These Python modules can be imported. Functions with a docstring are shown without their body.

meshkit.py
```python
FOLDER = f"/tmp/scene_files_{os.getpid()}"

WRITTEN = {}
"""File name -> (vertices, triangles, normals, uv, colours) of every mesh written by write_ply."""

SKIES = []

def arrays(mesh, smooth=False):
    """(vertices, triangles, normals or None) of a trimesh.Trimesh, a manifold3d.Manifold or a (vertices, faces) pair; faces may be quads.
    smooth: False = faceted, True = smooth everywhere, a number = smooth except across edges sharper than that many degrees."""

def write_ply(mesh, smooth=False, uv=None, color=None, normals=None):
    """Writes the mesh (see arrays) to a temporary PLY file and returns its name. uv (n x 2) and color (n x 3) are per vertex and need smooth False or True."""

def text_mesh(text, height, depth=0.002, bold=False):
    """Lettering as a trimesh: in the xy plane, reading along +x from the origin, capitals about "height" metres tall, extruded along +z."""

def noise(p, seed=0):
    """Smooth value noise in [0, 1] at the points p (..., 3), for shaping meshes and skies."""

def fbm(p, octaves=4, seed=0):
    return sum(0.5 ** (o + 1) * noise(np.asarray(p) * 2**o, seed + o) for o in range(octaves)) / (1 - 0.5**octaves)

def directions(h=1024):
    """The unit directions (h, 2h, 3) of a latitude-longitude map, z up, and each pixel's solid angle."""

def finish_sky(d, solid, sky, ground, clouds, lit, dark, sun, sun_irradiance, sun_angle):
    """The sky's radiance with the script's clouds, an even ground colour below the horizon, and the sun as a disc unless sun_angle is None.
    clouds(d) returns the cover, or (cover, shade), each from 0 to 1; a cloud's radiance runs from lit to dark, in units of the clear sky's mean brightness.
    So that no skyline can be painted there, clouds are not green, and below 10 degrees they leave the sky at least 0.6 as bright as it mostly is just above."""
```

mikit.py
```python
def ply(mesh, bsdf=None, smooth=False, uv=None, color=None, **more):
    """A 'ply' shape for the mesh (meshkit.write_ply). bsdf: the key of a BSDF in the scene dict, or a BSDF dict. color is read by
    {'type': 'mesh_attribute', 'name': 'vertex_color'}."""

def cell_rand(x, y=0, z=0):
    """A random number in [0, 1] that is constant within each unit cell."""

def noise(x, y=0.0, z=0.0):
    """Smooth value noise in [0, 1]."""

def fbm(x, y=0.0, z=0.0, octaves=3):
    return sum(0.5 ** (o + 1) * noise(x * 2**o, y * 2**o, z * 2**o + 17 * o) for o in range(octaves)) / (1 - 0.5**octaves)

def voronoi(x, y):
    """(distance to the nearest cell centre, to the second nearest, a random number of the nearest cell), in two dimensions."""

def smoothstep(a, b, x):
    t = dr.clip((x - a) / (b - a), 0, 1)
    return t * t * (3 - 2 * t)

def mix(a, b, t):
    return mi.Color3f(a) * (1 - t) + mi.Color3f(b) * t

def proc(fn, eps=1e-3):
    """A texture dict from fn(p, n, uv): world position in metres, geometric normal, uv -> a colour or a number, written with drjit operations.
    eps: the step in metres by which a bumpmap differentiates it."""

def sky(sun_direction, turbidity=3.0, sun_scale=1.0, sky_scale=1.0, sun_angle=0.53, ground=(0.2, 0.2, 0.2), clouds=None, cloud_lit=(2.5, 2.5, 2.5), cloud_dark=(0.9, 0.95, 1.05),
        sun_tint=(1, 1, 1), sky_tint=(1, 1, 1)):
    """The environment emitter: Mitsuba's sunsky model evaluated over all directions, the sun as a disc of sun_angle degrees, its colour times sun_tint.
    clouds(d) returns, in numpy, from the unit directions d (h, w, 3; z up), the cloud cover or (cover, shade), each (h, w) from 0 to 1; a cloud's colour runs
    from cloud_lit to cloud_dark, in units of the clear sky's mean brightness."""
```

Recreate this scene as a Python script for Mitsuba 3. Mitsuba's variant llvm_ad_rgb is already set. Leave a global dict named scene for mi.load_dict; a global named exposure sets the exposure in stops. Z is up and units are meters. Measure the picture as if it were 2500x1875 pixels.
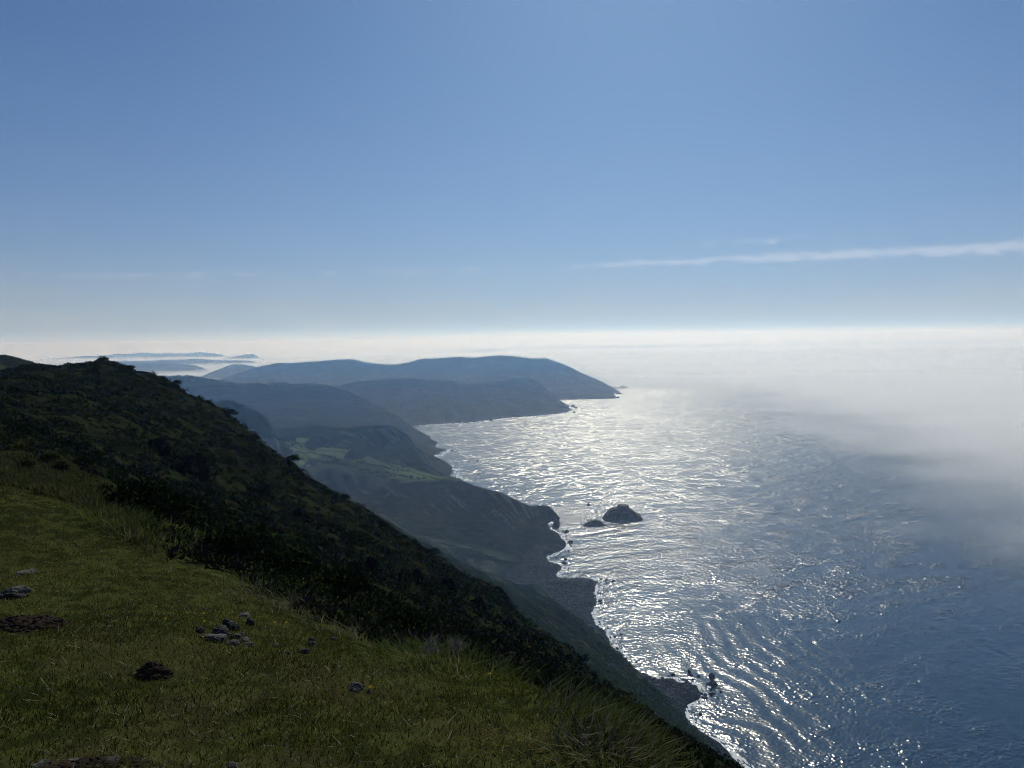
import math
import numpy as np
import trimesh
import drjit as dr
import mitsuba as mi
import mikit
import meshkit
from mikit import proc, noise, fbm, voronoi, cell_rand, smoothstep, mix
from scipy.interpolate import RBFInterpolator
from scipy.ndimage import gaussian_filter

scene, labels = {}, {}
PI = math.pi

# ------------------------------------------------------------------ camera
EYE_H = 350.0                      # eye above the sea
FOCAL = 1853.0                     # in pixels of a 2500 x 1875 frame
PITCH = math.atan((937.5 - 824.0) / FOCAL)
ROLL = math.radians(0.7)
FWD = np.array([0, math.cos(PITCH), -math.sin(PITCH)])
UP0 = np.array([0, math.sin(PITCH), math.cos(PITCH)])
RIGHT0 = np.array([1.0, 0, 0])
UP = UP0 * math.cos(ROLL) + RIGHT0 * math.sin(ROLL)
RIGHT = RIGHT0 * math.cos(ROLL) - UP0 * math.sin(ROLL)
EYE = np.array([0, 0, EYE_H])
scene['camera'] = {
    'type': 'perspective', 'fov_axis': 'x', 'fov': math.degrees(2 * math.atan(1250 / FOCAL)),
    'near_clip': 0.1, 'far_clip': 600000.0,
    'to_world': mi.ScalarTransform4f().look_at(origin=EYE.tolist(), target=(EYE + FWD).tolist(), up=UP.tolist()),
    'medium': {'type': 'ref', 'id': 'haze_air'}}
exposure = 0.5

# ------------------------------------------------------------------ light
SUN_AZ, SUN_EL = math.radians(9.5), math.radians(38.0)
SUN = [math.sin(SUN_AZ) * math.cos(SUN_EL), math.cos(SUN_AZ) * math.cos(SUN_EL), math.sin(SUN_EL)]


def sky_clouds(d):
    """One long condensation trail low in the south, thin rags above it, and a veil on the horizon."""
    az = np.degrees(np.arctan2(d[..., 0], d[..., 1]))
    el = np.degrees(np.arcsin(np.clip(d[..., 2], -1, 1)))
    n1 = meshkit.fbm(np.stack([az * 0.9, el * 2.5, az * 0], -1), 4, 3)
    n2 = meshkit.fbm(np.stack([az * 0.35, el * 1.2, az * 0 + 5], -1), 3, 9)
    wide = np.interp(az, [-40, 0, 6, 14, 34, 60], [0.15, 0.15, 0.17, 0.25, 0.40, 0.45])
    mid = np.interp(az, [-60, -32, -16, 0, 10, 20, 34, 60], [4.0, 4.35, 4.8, 5.15, 5.35, 5.4, 5.3, 5.0])
    n3 = meshkit.fbm(np.stack([az * 1.6, el * 5, az * 0 + 2], -1), 3, 13)
    off = np.abs(el - mid + (n1 - 0.5) * 0.35 + (n3 - 0.5) * 0.3) / wide
    body = np.clip(1.25 - off, 0, 1)
    amount = np.interp(az, [-45, -34, -10, 2, 6, 10, 34, 60], [0.04, 0.15, 0.19, 0.19, 0.2, 0.36, 0.40, 0.3])
    patchy = np.interp(az, [2, 10], [1, 0]) * np.clip(n1 * 3.2 - 1.2, 0, 1) + np.interp(az, [2, 10], [0, 1]) * (0.55 + 0.6 * n1)
    trail = body * amount * patchy
    rag = np.clip(1 - np.abs(el - np.interp(az, [14, 26], [6.6, 6.75]) + (n1 - .5)) / 0.25, 0, 1) * np.clip((az - 13) / 3, 0, 1) * np.clip((25 - az) / 8, 0, 1) * np.clip(n1 * 3 - 1.1, 0, 1) * 0.4
    veil = (0.60 * np.exp(-np.maximum(el, 0) / 7.0) + 0.34 * np.exp(-(np.maximum(el, 0) / 3.4) ** 2)) * (0.85 + 0.3 * n2)
    cover = 1 - (1 - trail) * (1 - rag) * (1 - np.clip(veil, 0, 1))
    thin = np.maximum(trail, rag)
    return np.clip(cover, 0, 1), np.clip(1 - 1.6 * thin / np.maximum(cover, 1e-3), 0, 1)


scene['sky'] = mikit.sky(SUN, turbidity=3.0, sun_scale=1.7, sky_scale=1.0, ground=(0.12, 0.15, 0.2), clouds=sky_clouds,
                         cloud_lit=(5.0, 5.3, 5.7), cloud_dark=(3.35, 3.8, 4.1), sky_tint=(0.63, 0.92, 1.36), sun_tint=(0.84, 1.02, 1.25))


# ------------------------------------------------------------------ measuring in the photograph: a sight line cut at a depth or at sea level
def ray(u, v):
    return FWD + RIGHT * ((u - 1250) / FOCAL) - UP * ((v - 937.5) / FOCAL)


def at_depth(u, v, y):
    d = ray(u, v)
    return EYE + d * (y / d[1])


def at_level(u, v, z=0.0):
    d = ray(u, v)
    return EYE + d * ((z - EYE_H) / d[2])


def points(ridges=(), shores=(), world=(), off=(0, 0)):
    """Ridges: (u, v, depth); shores: (u, v), with a point out at sea at the offset; world: (x, y, z)."""
    p = [at_depth(*r) for r in ridges]
    for s in shores:
        q = at_level(*s)
        p.append(q)
        if off != (0, 0):
            p.append(q + np.array([off[0], off[1], -0.35 * math.hypot(*off)]))
    p += [np.array(w, float) for w in world]
    return np.array(p)


class Land:
    """A height function through measured points, with relief added."""

    def __init__(self, pts, kernel='linear', relief=None, sx=1.0):
        pts = np.asarray(pts, float)
        keep, seen = [], set()
        for i, p in enumerate(pts):
            k = (round(p[0], 2), round(p[1], 2))
            if k not in seen:
                seen.add(k)
                keep.append(i)
        pts = pts[keep]
        self.f, self.relief = RBFInterpolator(pts[:, :2], pts[:, 2], kernel=kernel), relief

    def __call__(self, x, y):
        x, y = np.asarray(x, float), np.asarray(y, float)
        z = self.f(np.stack([x.ravel(), y.ravel()], -1)).reshape(x.shape)
        return z + self.relief(x, y, z) if self.relief else z


def fb(x, y, scale, octaves=4, seed=0):
    return meshkit.fbm(np.stack([x / scale, y / scale, x * 0 + 0.37], -1), octaves, seed) - 0.5


def ridged(x, y, scale, octaves=3, seed=0):
    out, amp, tot = 0, 1.0, 0
    for o in range(octaves):
        n = meshkit.noise(np.stack([x / scale * 2 ** o, y / scale * 2 ** o, x * 0 + 0.61 + o], -1), seed + o)
        out = out + amp * (1 - np.abs(2 * n - 1))
        tot += amp
        amp *= 0.5
    return out / tot - 0.5


def sheet(xs, ys, z, drop=None):
    """A grid mesh over the axes xs, ys with heights z (len(ys), len(xs)); drop: mask of cells to leave out."""
    X, Y = np.meshgrid(xs, ys)
    v = np.stack([X, Y, z], -1).reshape(-1, 3)
    nx, ny = len(xs), len(ys)
    i = (np.arange(ny - 1)[:, None] * nx + np.arange(nx - 1)[None]).ravel()
    q = np.stack([i, i + 1, i + nx + 1, i + nx], 1)
    if drop is not None:
        q = q[~drop.ravel()]
    f = np.vstack([q[:, [0, 1, 2]], q[:, [0, 2, 3]]])
    used = np.unique(f)
    remap = np.full(len(v), -1)
    remap[used] = np.arange(len(used))
    return trimesh.Trimesh(v[used], remap[f], process=False)


def add(key, mesh, bsdf, smooth=False, label=None, category=None, group=None, kind=None, color=None, **more):
    scene[key] = mikit.ply(mesh, bsdf, smooth=smooth, color=color, **more)
    tell(key, label, category, group, kind)


def tell(key, label=None, category=None, group=None, kind=None):
    said = {k: v for k, v in dict(label=label, category=category, group=group, kind=kind).items() if v}
    if said:
        labels[key] = said


COUNT = {}


def numbered(name):
    n = COUNT.get(name, 0)
    COUNT[name] = n + 1
    return name if n == 0 else f'{name}_{n:03d}'


# ------------------------------------------------------------------ materials
def diffuse(fn, rough=0.95, spec=0.0):
    return {'type': 'twosided', 'bsdf': {'type': 'principled', 'base_color': proc(fn) if callable(fn) else {'type': 'rgb', 'value': fn}, 'roughness': rough, 'specular': spec}}


def col_heath(p, n, uv):
    a = fbm(p.x / 60, p.y / 60, p.z / 40, 4)
    b = fbm(p.x / 9, p.y / 9, p.z / 9, 3)
    up = n.z
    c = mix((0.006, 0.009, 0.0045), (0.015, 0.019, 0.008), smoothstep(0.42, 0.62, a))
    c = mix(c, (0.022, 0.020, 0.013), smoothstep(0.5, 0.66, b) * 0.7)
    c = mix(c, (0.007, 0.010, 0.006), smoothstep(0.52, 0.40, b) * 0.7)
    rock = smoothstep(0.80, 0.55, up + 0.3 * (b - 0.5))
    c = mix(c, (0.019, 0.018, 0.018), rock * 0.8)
    shore = smoothstep(14.0, 4.0, p.z + 10 * (a - 0.5))
    return mix(c, (0.018, 0.019, 0.020), shore * 0.85)


def col_coast(p, n, uv):
    """Heath and rock, with pasture strips on the terrace above the cove and pale rubble by the water."""
    c = col_heath(p, n, uv)
    s = (p.x * 0.66 + p.y * 0.75)                    # across the strips
    t = (p.x * 0.75 - p.y * 0.66)                    # along them
    wob = fbm(p.x / 45, p.y / 45, 0, 3) - 0.5
    s2 = (s + 16 * wob) / 26
    cell = cell_rand(dr.floor(s2), dr.floor((t + 30 * wob) / 120 + 3 * cell_rand(dr.floor(s2))))
    gap = dr.abs(s2 - dr.floor(s2) - 0.5)
    terrace = smoothstep(1425, 1450, p.y) * smoothstep(2000, 1900, p.y) * smoothstep(0.86, 0.95, n.z) * smoothstep(60, 72, p.z) * smoothstep(150, 138, p.z)
    terrace = terrace * smoothstep(8, -22, p.x + 40 * wob + 415 - (1690 - p.y) * 1.3)
    field = mix((0.062, 0.088, 0.030), (0.112, 0.128, 0.050), cell)
    field = mix(field, (0.030, 0.036, 0.016), smoothstep(0.42, 0.46, gap))
    field = mix(field, (0.03, 0.035, 0.02), smoothstep(0.70, 0.72, cell) * 0.8)
    c = mix(c, field, terrace)
    meadow = smoothstep(0.93, 0.975, n.z) * smoothstep(930, 1000, p.y) * smoothstep(1190, 1120, p.y) * smoothstep(0.40, 0.6, fbm(p.x / 70, p.y / 25, 3, 3))
    streak = fbm((p.x * 0.75 + p.y * 0.66) / 7, (p.x * 0.66 - p.y * 0.75) / 60, p.z / 90, 4)
    c = mix(c, (0.058, 0.060, 0.034), smoothstep(0.52, 0.66, streak) * smoothstep(0.97, 0.9, n.z) * smoothstep(10, 20, p.z) * 0.8)
    return mix(c, (0.07, 0.08, 0.036), meadow * smoothstep(8, 16, p.z) * 0.8)


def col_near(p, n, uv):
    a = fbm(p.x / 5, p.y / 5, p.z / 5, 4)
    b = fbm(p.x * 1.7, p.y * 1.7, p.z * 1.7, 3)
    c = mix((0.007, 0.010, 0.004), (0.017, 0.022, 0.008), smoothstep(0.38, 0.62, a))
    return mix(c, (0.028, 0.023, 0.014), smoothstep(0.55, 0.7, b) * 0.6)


def col_turf(p, n, uv):
    a = fbm(p.x * 0.8, p.y * 0.8, 0, 4)
    b = fbm(p.x * 9, p.y * 9, 0, 3)
    c = mix((0.022, 0.026, 0.009), (0.050, 0.056, 0.016), smoothstep(0.35, 0.65, b))
    return mix(c, (0.055, 0.044, 0.022), smoothstep(0.5, 0.68, a) * 0.6)


def col_rock(p, n, uv):
    a = fbm(p.x / 3, p.y / 3, p.z / 3, 4)
    return mix((0.011, 0.010, 0.009), (0.032, 0.030, 0.026), smoothstep(0.4, 0.7, a))


def col_stone(p, n, uv):
    a = fbm(p.x * 14, p.y * 14, p.z * 14, 4)
    b = fbm(p.x * 50, p.y * 50, p.z * 50, 2)
    c = mix((0.022, 0.020, 0.017), (0.075, 0.070, 0.060), smoothstep(0.4, 0.65, a))
    return mix(c, (0.12, 0.12, 0.10), smoothstep(0.62, 0.72, b) * 0.6)


def col_soil(p, n, uv):
    a = fbm(p.x * 30, p.y * 30, p.z * 30, 3)
    return mix((0.018, 0.013, 0.010), (0.045, 0.033, 0.024), a)


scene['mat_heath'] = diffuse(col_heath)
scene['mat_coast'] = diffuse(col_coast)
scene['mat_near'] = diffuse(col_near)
scene['mat_turf'] = diffuse(col_turf)
scene['mat_rock'] = diffuse(col_rock, 0.8, 0.3)
scene['mat_crag'] = diffuse((0.011, 0.010, 0.008))
scene['mat_stone'] = diffuse(col_stone, 0.85, 0.3)
scene['mat_soil'] = diffuse(col_soil)
scene['mat_foam'] = diffuse((0.75, 0.78, 0.80))
scene['mat_leaf'] = {'type': 'twosided', 'bsdf': {'type': 'diffuse', 'reflectance': {'type': 'mesh_attribute', 'name': 'vertex_color'}}}
scene['mat_wood'] = diffuse((0.014, 0.022, 0.011))
scene['mat_blade'] = {'type': 'principledthin', 'base_color': {'type': 'mesh_attribute', 'name': 'vertex_color'}, 'roughness': 0.5, 'diff_trans': 0.7, 'spec_trans': 0.0, 'eta': 1.35}


def wave_height(p, n, uv):
    """Metres of water height: wind chop in drifting patches, a swell from the west that wheels along the shore."""
    x, y = p.x, p.y
    warp = fbm(x / 90, y / 90, 0, 2)
    patch = fbm(x / 260 + 3, y / 420, 1, 3)
    calm = 0.42 + 0.58 * smoothstep(0.40, 0.55, patch)
    c, s = math.cos(0.5), math.sin(0.5)
    a, b = x * c + y * s, -x * s + y * c
    far = smoothstep(700, 1900, y)
    gust = noise(a / 42 + 5, b / 17, 11)
    gust = (0.5 + 1.1 * gust * gust) * (0.75 + 0.5 * noise(x / 12, y / 9, 12))
    chop = (noise(a / 10.0, b / 5.5, 1) * (0.22 + 0.7 * far) + noise(x / 4.9 + 9, y / 3.8, 2) * (0.48 + 0.25 * far) + (noise(x / 2.7, y / 2.3 + 4, 3) * 0.62 + noise(x / 1.5, y / 1.4, 5) * 0.34) * (1 - 0.9 * smoothstep(1000, 2400, y)))
    chop = chop * gust + noise(a / 22, b / 11, 0) * (0.2 + 1.3 * far) + noise(a / 52, b / 24, 6) * 2.2 * far
    swell = dr.sin((x * 0.95 + y * 0.10 + 60 * warp + 12 * noise(x / 40, y / 25, 7)) * (2 * PI / 23)) * 0.2 * (0.3 + 1.3 * noise(x / 60, y / 120, 8))
    return chop * (calm + (0.85 - calm) * 0.7 * far) * 1.3 + swell * smoothstep(1100, 650, y)


def sea_roughness(p, n, uv):
    return 0.18 + 0.17 * smoothstep(1000, 2600, p.y)          # ripples too fine for the wave function


scene['mat_sea'] = {'type': 'twosided', 'bsdf': {'type': 'bumpmap', 'arbitrary': proc(wave_height, eps=0.35), 'scale': 1.0, 'bsdf': {
    'type': 'principled', 'base_color': {'type': 'rgb', 'value': (0.008, 0.030, 0.060)}, 'roughness': proc(sea_roughness), 'specular': 0.35}}}

# ------------------------------------------------------------------ the sea
sea = trimesh.Trimesh([[-26000, -4000, 0], [26000, -4000, 0], [26000, 17000, 0], [-26000, 17000, 0]], [[0, 1, 2], [0, 2, 3]], process=False)
add('sea', sea, 'mat_sea', kind='structure')
W, A, B = 190000, 26000, 17000              # the open ocean beyond, level at this distance
ocean = trimesh.Trimesh([[-A, -4000, 0], [A, -4000, 0], [A, B, 0], [-A, B, 0], [-W, -4000, 0], [W, -4000, 0], [W, W, 0], [-W, W, 0]],
                        [[5, 6, 2], [5, 2, 1], [6, 7, 3], [6, 3, 2], [7, 4, 0], [7, 0, 3]], process=False)
scene['mat_ocean'] = {'type': 'twosided', 'bsdf': {'type': 'principled', 'base_color': {'type': 'rgb', 'value': (0.008, 0.030, 0.060)}, 'roughness': 0.4, 'specular': 0.4}}
add('ocean', ocean, 'mat_ocean', kind='structure')

# ------------------------------------------------------------------ land
E_PTS = points(
    ridges=[(480, 960, 5200), (530, 930, 5250), (560, 925, 5300), (600, 908, 5300), (625, 898, 5300), (680, 887, 5300), (760, 885, 5300), (800, 881, 5250), (821, 879, 5200), (859, 879, 5200), (894, 890, 5200),
            (935, 894, 5200), (973, 890, 5150), (1027, 877, 5100), (1112, 873, 5050), (1154, 875, 5050), (1190, 872, 5000), (1223, 868.6, 5000), (1264, 872, 5000), (1295, 877.5, 5000), (1330, 874, 4950),
            (1358, 883, 4950), (1390, 896, 4950), (1434, 920, 4950), (1472, 934, 5000), (1484, 941, 5000),
            (900, 950, 4800), (700, 950, 4800), (1100, 930, 4750), (1250, 930, 4650), (1400, 940, 4550)],
    shores=[(1497, 974), (1460, 976), (1420, 980), (1377, 983), (1330, 986), (1250, 990), (1150, 995)],
    world=[(700, 5350, -2), (560, 5550, -10), (300, 5700, -10), (0, 5750, -5), (-400, 5800, 10), (-1000, 5900, 10), (-1700, 5900, 10), (-2200, 5600, 10), (-2300, 5000, 60), (-1500, 4500, 60), (-700, 4500, 40), (760, 5000, -40), (640, 4600, -8)],
    off=(0, -60))


def far_relief(amp, scale, seed):
    def f(x, y, z):
        return np.clip(z / 60, 0.1, 1) * (amp * ridged(x, y, scale, 4, seed) + 0.35 * amp * fb(x, y, scale / 6, 3, seed + 3))
    return f


def land_mesh(pts, box, step, relief, blur=1.0, floor=-4.0):
    land = Land(pts)
    xs, ys = np.arange(box[0], box[1] + step, step), np.arange(box[2], box[3] + step, step)
    X, Y = np.meshgrid(xs, ys)
    z = gaussian_filter(land(X, Y), blur)
    z = z + relief(X, Y, z)
    return sheet(xs, ys, np.maximum(z, floor), drop=(np.maximum.reduce([z[1:, 1:], z[:-1, 1:], z[1:, :-1], z[:-1, :-1]]) < floor - 1))


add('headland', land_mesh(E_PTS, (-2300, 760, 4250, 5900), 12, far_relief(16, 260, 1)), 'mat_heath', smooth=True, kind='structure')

D_PTS = points(
    ridges=[(828, 944, 3500), (869, 934, 3550), (948, 928, 3550), (1000, 927, 3550), (1034, 928, 3550), (1086, 932, 3600), (1127, 939, 3600), (1156, 942, 3650), (1188, 938, 3700), (1226, 929, 3750), (1260, 924, 3750),
            (1294, 923, 3750), (1310, 928, 3750), (1323, 940, 3740), (1339, 956, 3720), (1357, 974, 3700), (1380, 988, 3660),
            (1050, 985, 3300), (1150, 985, 3400), (1250, 975, 3530), (1330, 985, 3600), (900, 985, 3300)],
    shores=[(1389, 993.5), (1366, 1010), (1316, 1015), (1249, 1019.5), (1203, 1025), (1158, 1031), (1102, 1033.5), (1023, 1039), (1000, 1041), (960, 1046)],
    world=[(330, 3950, -20), (180, 4050, -10), (-100, 4000, 10), (-500, 4000, 60), (-800, 3900, 70), (-950, 3500, 90), (-800, 3200, 60), (320, 3700, -30)],
    off=(0, -50))
add('headland_001', land_mesh(D_PTS, (-960, 330, 2980, 4100), 9, far_relief(14, 200, 11)), 'mat_heath', smooth=True, kind='structure')

D2_PTS = points(ridges=[(700, 950, 4150), (742, 933, 4200), (796, 925, 4200), (840, 921, 4200), (872, 923, 4200), (904, 931, 4200), (960, 940, 4180)],
                world=[(-1400, 4100, 30), (-1000, 3950, 60), (-600, 3950, 40), (-600, 4450, 30), (-1000, 4450, 60), (-1400, 4400, 40)])
add('hill', land_mesh(D2_PTS, (-1400, -560, 3900, 4460), 12, far_relief(8, 160, 21)), 'mat_heath', smooth=True, kind='structure')

C_PTS = points(
    ridges=[(300, 925, 2900), (422, 922, 2900), (443, 923, 2900), (480, 925, 2900), (516, 930, 2900), (530, 935, 2900), (555, 940, 2900), (581, 942, 2900), (626, 943, 2900), (662, 942, 2900), (679, 940, 2900), (758, 937.6, 2880),
            (796, 942, 2860), (834, 952, 2840), (869, 968, 2800), (910, 990, 2760), (942, 1005.6, 2700), (964, 1015, 2650), (980, 1031, 2620), (999, 1043.6, 2590), (1024, 1056, 2570), (1049, 1072, 2530), (1068, 1088, 2480),
            (600, 985, 2600), (700, 990, 2600), (800, 1010, 2550), (700, 1030, 2350), (850, 1040, 2350), (930, 1060, 2330), (550, 1020, 2300), (1000, 1080, 2370), (450, 985, 2500),
            (1059, 1119.6, 2080), (1084, 1123, 2060), (1095, 1133, 2040), (1030, 1100, 2140), (1060, 1150, 1960), (1000, 1090, 2250)],
    shores=[(1093.6, 1097), (1075, 1111.6), (1052, 1112), (1101, 1142), (1110, 1155), (1119, 1168.6), (1125, 1180)],
    world=[(-150, 2850, -10), (-250, 3100, -10), (-500, 3150, 40), (-1000, 3200, 90), (-1500, 3200, 120), (-1550, 2500, 140), (-1400, 2100, 150), (-700, 2050, 90), (-300, 1950, 60), (-200, 1880, 20)],
    off=(45, 0))
C_PTS = np.vstack([C_PTS] + [at_level(u + 12, v - 1)[None] + [[0, 0, -18]] for u, v in [(969, 1020), (985, 1033), (1004, 1045), (1030, 1058), (1056, 1073), (1074, 1088), (1096, 1094)]]
                  + [at_level(u, v)[None] + [[0, 0, -16]] for u, v in [(1110, 1112), (1085, 1113), (1112, 1135), (1128, 1160)]])
C_BOX = (-1560, -100, 1860, 3200)
add('headland_002', land_mesh(C_PTS, C_BOX, 8, far_relief(15, 170, 31)), 'mat_heath', smooth=True, kind='structure')

F_LISTS = [
    ([(60, 882), (133, 875), (202, 869), (285, 864), (348, 861), (411, 862), (490, 859.5), (522, 863), (554, 870)], 14000),
    ([(540, 876), (581, 869), (602, 866), (615, 862), (622, 866), (634, 871)], 12500),
    ([(200, 884), (300, 880), (400, 878), (476, 875.5), (508, 878), (545, 880), (581, 879.5), (622, 882)], 10000),
    ([(150, 890), (300, 884), (400, 886.5), (436, 888), (469, 890), (494, 897.5)], 8000),
    ([(500, 915), (512, 910.5), (545, 898), (568, 888), (599, 890.6), (626, 896), (660, 905)], 6900)]
for k, (line, y) in enumerate(F_LISTS):
    P = np.array([at_depth(u, v, y) for u, v in line])
    dx = P[-1, 0] - P[0, 0]
    w = min(0.07 * y, 700)
    back = [(p[0] + 0.1 * dx, y + w, -40) for p in P[::2]]
    front = [(p[0] - 0.05 * dx, y - w, -30) for p in P[::2]]
    ends = [(P[0, 0] - 0.12 * dx, y, P[0, 2] - 60), (P[-1, 0] + 0.12 * dx, y, -60)]
    pts = np.vstack([P, back, front, ends])
    add(numbered('hill'), land_mesh(pts, (P[:, 0].min() - 0.12 * dx, P[:, 0].max() + 0.12 * dx, y - w, y + w), y / 350, far_relief(0.0007 * y, 420, 41 + k)), 'mat_heath', smooth=True, kind='structure')

# the coast under the viewpoint: grass ledge, hillside, spurs, the cove with its terrace
A_RIDGE = [(-40, 895, 150), (0, 893, 150), (47, 890, 150), (127, 886, 150), (158, 882, 150), (215, 878, 150), (253, 876, 150), (285, 881, 149), (316, 894, 148), (348, 903, 146), (380, 910, 145), (405, 919, 143), (427, 929, 141), (443, 944, 140),
           (449, 955, 139), (490, 966, 137), (522, 983, 135), (557, 1002, 132), (579, 1024, 130), (601, 1039, 129), (617, 1058, 127), (633, 1071, 126), (664, 1093, 124), (700, 1112, 122), (717, 1120, 121), (734, 1141, 120), (754, 1159, 119),
           (781, 1177, 118), (808, 1196, 117), (835, 1209, 116), (878, 1227, 114), (907, 1251, 113), (938, 1269, 112), (962, 1292, 112), (1000, 1303, 112), (1036, 1340, 114), (1060, 1347, 116), (1098, 1372, 118), (1141, 1401, 120), (1200, 1420, 128),
           (1230, 1445, 130), (1250, 1462, 130), (1270, 1500, 128), (1291, 1520, 126), (1345, 1545, 122), (1354, 1558, 121), (1386, 1570, 119), (1420, 1597, 117), (1460, 1640, 115), (1500, 1675, 114), (1534, 1692, 116), (1561, 1704, 119), (1581, 1719, 123), (1622, 1750, 134), (1636, 1763, 145)]
A_FACE = [(100, 1120, 26), (0, 1060, 40), (200, 1000, 80), (0, 960, 100), (350, 1020, 95), (250, 1100, 60), (450, 1130, 72), (550, 1200, 72), (330, 1220, 35), (500, 1300, 42), (650, 1220, 85), (700, 1320, 62), (800, 1280, 90), (640, 1400, 26),
          (850, 1420, 50), (900, 1340, 85), (1000, 1420, 75), (1000, 1530, 30), (1100, 1480, 80), (1150, 1580, 24), (1200, 1520, 70), (1300, 1600, 45), (1330, 1660, 16), (1400, 1660, 50), (1450, 1720, 26), (1500, 1750, 50), (1550, 1790, 22), (1600, 1850, 22), (1650, 1862, 26), (1600, 1780, 85), (1700, 1872, 40), (1760, 1870, 75)]
LEDGE = [(0, 1180, 11.0), (150, 1195, 10.3), (280, 1260, 9.2), (420, 1350, 8.3), (600, 1445, 7.1), (750, 1525, 6.4), (900, 1585, 5.8), (1100, 1605, 5.5), (1300, 1665, 4.9), (1450, 1740, 4.3), (1550, 1810, 3.9), (1600, 1875, 3.6),
         (0, 1875, 3.35), (300, 1875, 3.3), (700, 1875, 3.25), (1100, 1875, 3.25), (1400, 1875, 3.4), (300, 1600, 4.9), (0, 1600, 5.0), (0, 1400, 7.0), (250, 1400, 7.0), (700, 1700, 4.3), (1000, 1700, 4.3), (1250, 1760, 4.0)]
A2 = [(1250, 1434, 640), (1284, 1459, 640), (1311, 1468, 630), (1358, 1488, 610), (1388, 1510, 580), (1424, 1543, 555), (1467, 1579, 530), (1494, 1601, 515), (1527, 1633, 500), (1554, 1668, 480), (1592, 1693.6, 470), (1622, 1722, 450), (1646, 1760, 430),
      (1400, 1575, 460), (1330, 1500, 520), (1480, 1640, 420), (1560, 1695, 400),
      (1311, 1434, 850), (1370, 1480, 800), (1426, 1522, 760), (1480, 1570, 715), (1340, 1470, 790), (1420, 1535, 715)]
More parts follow.
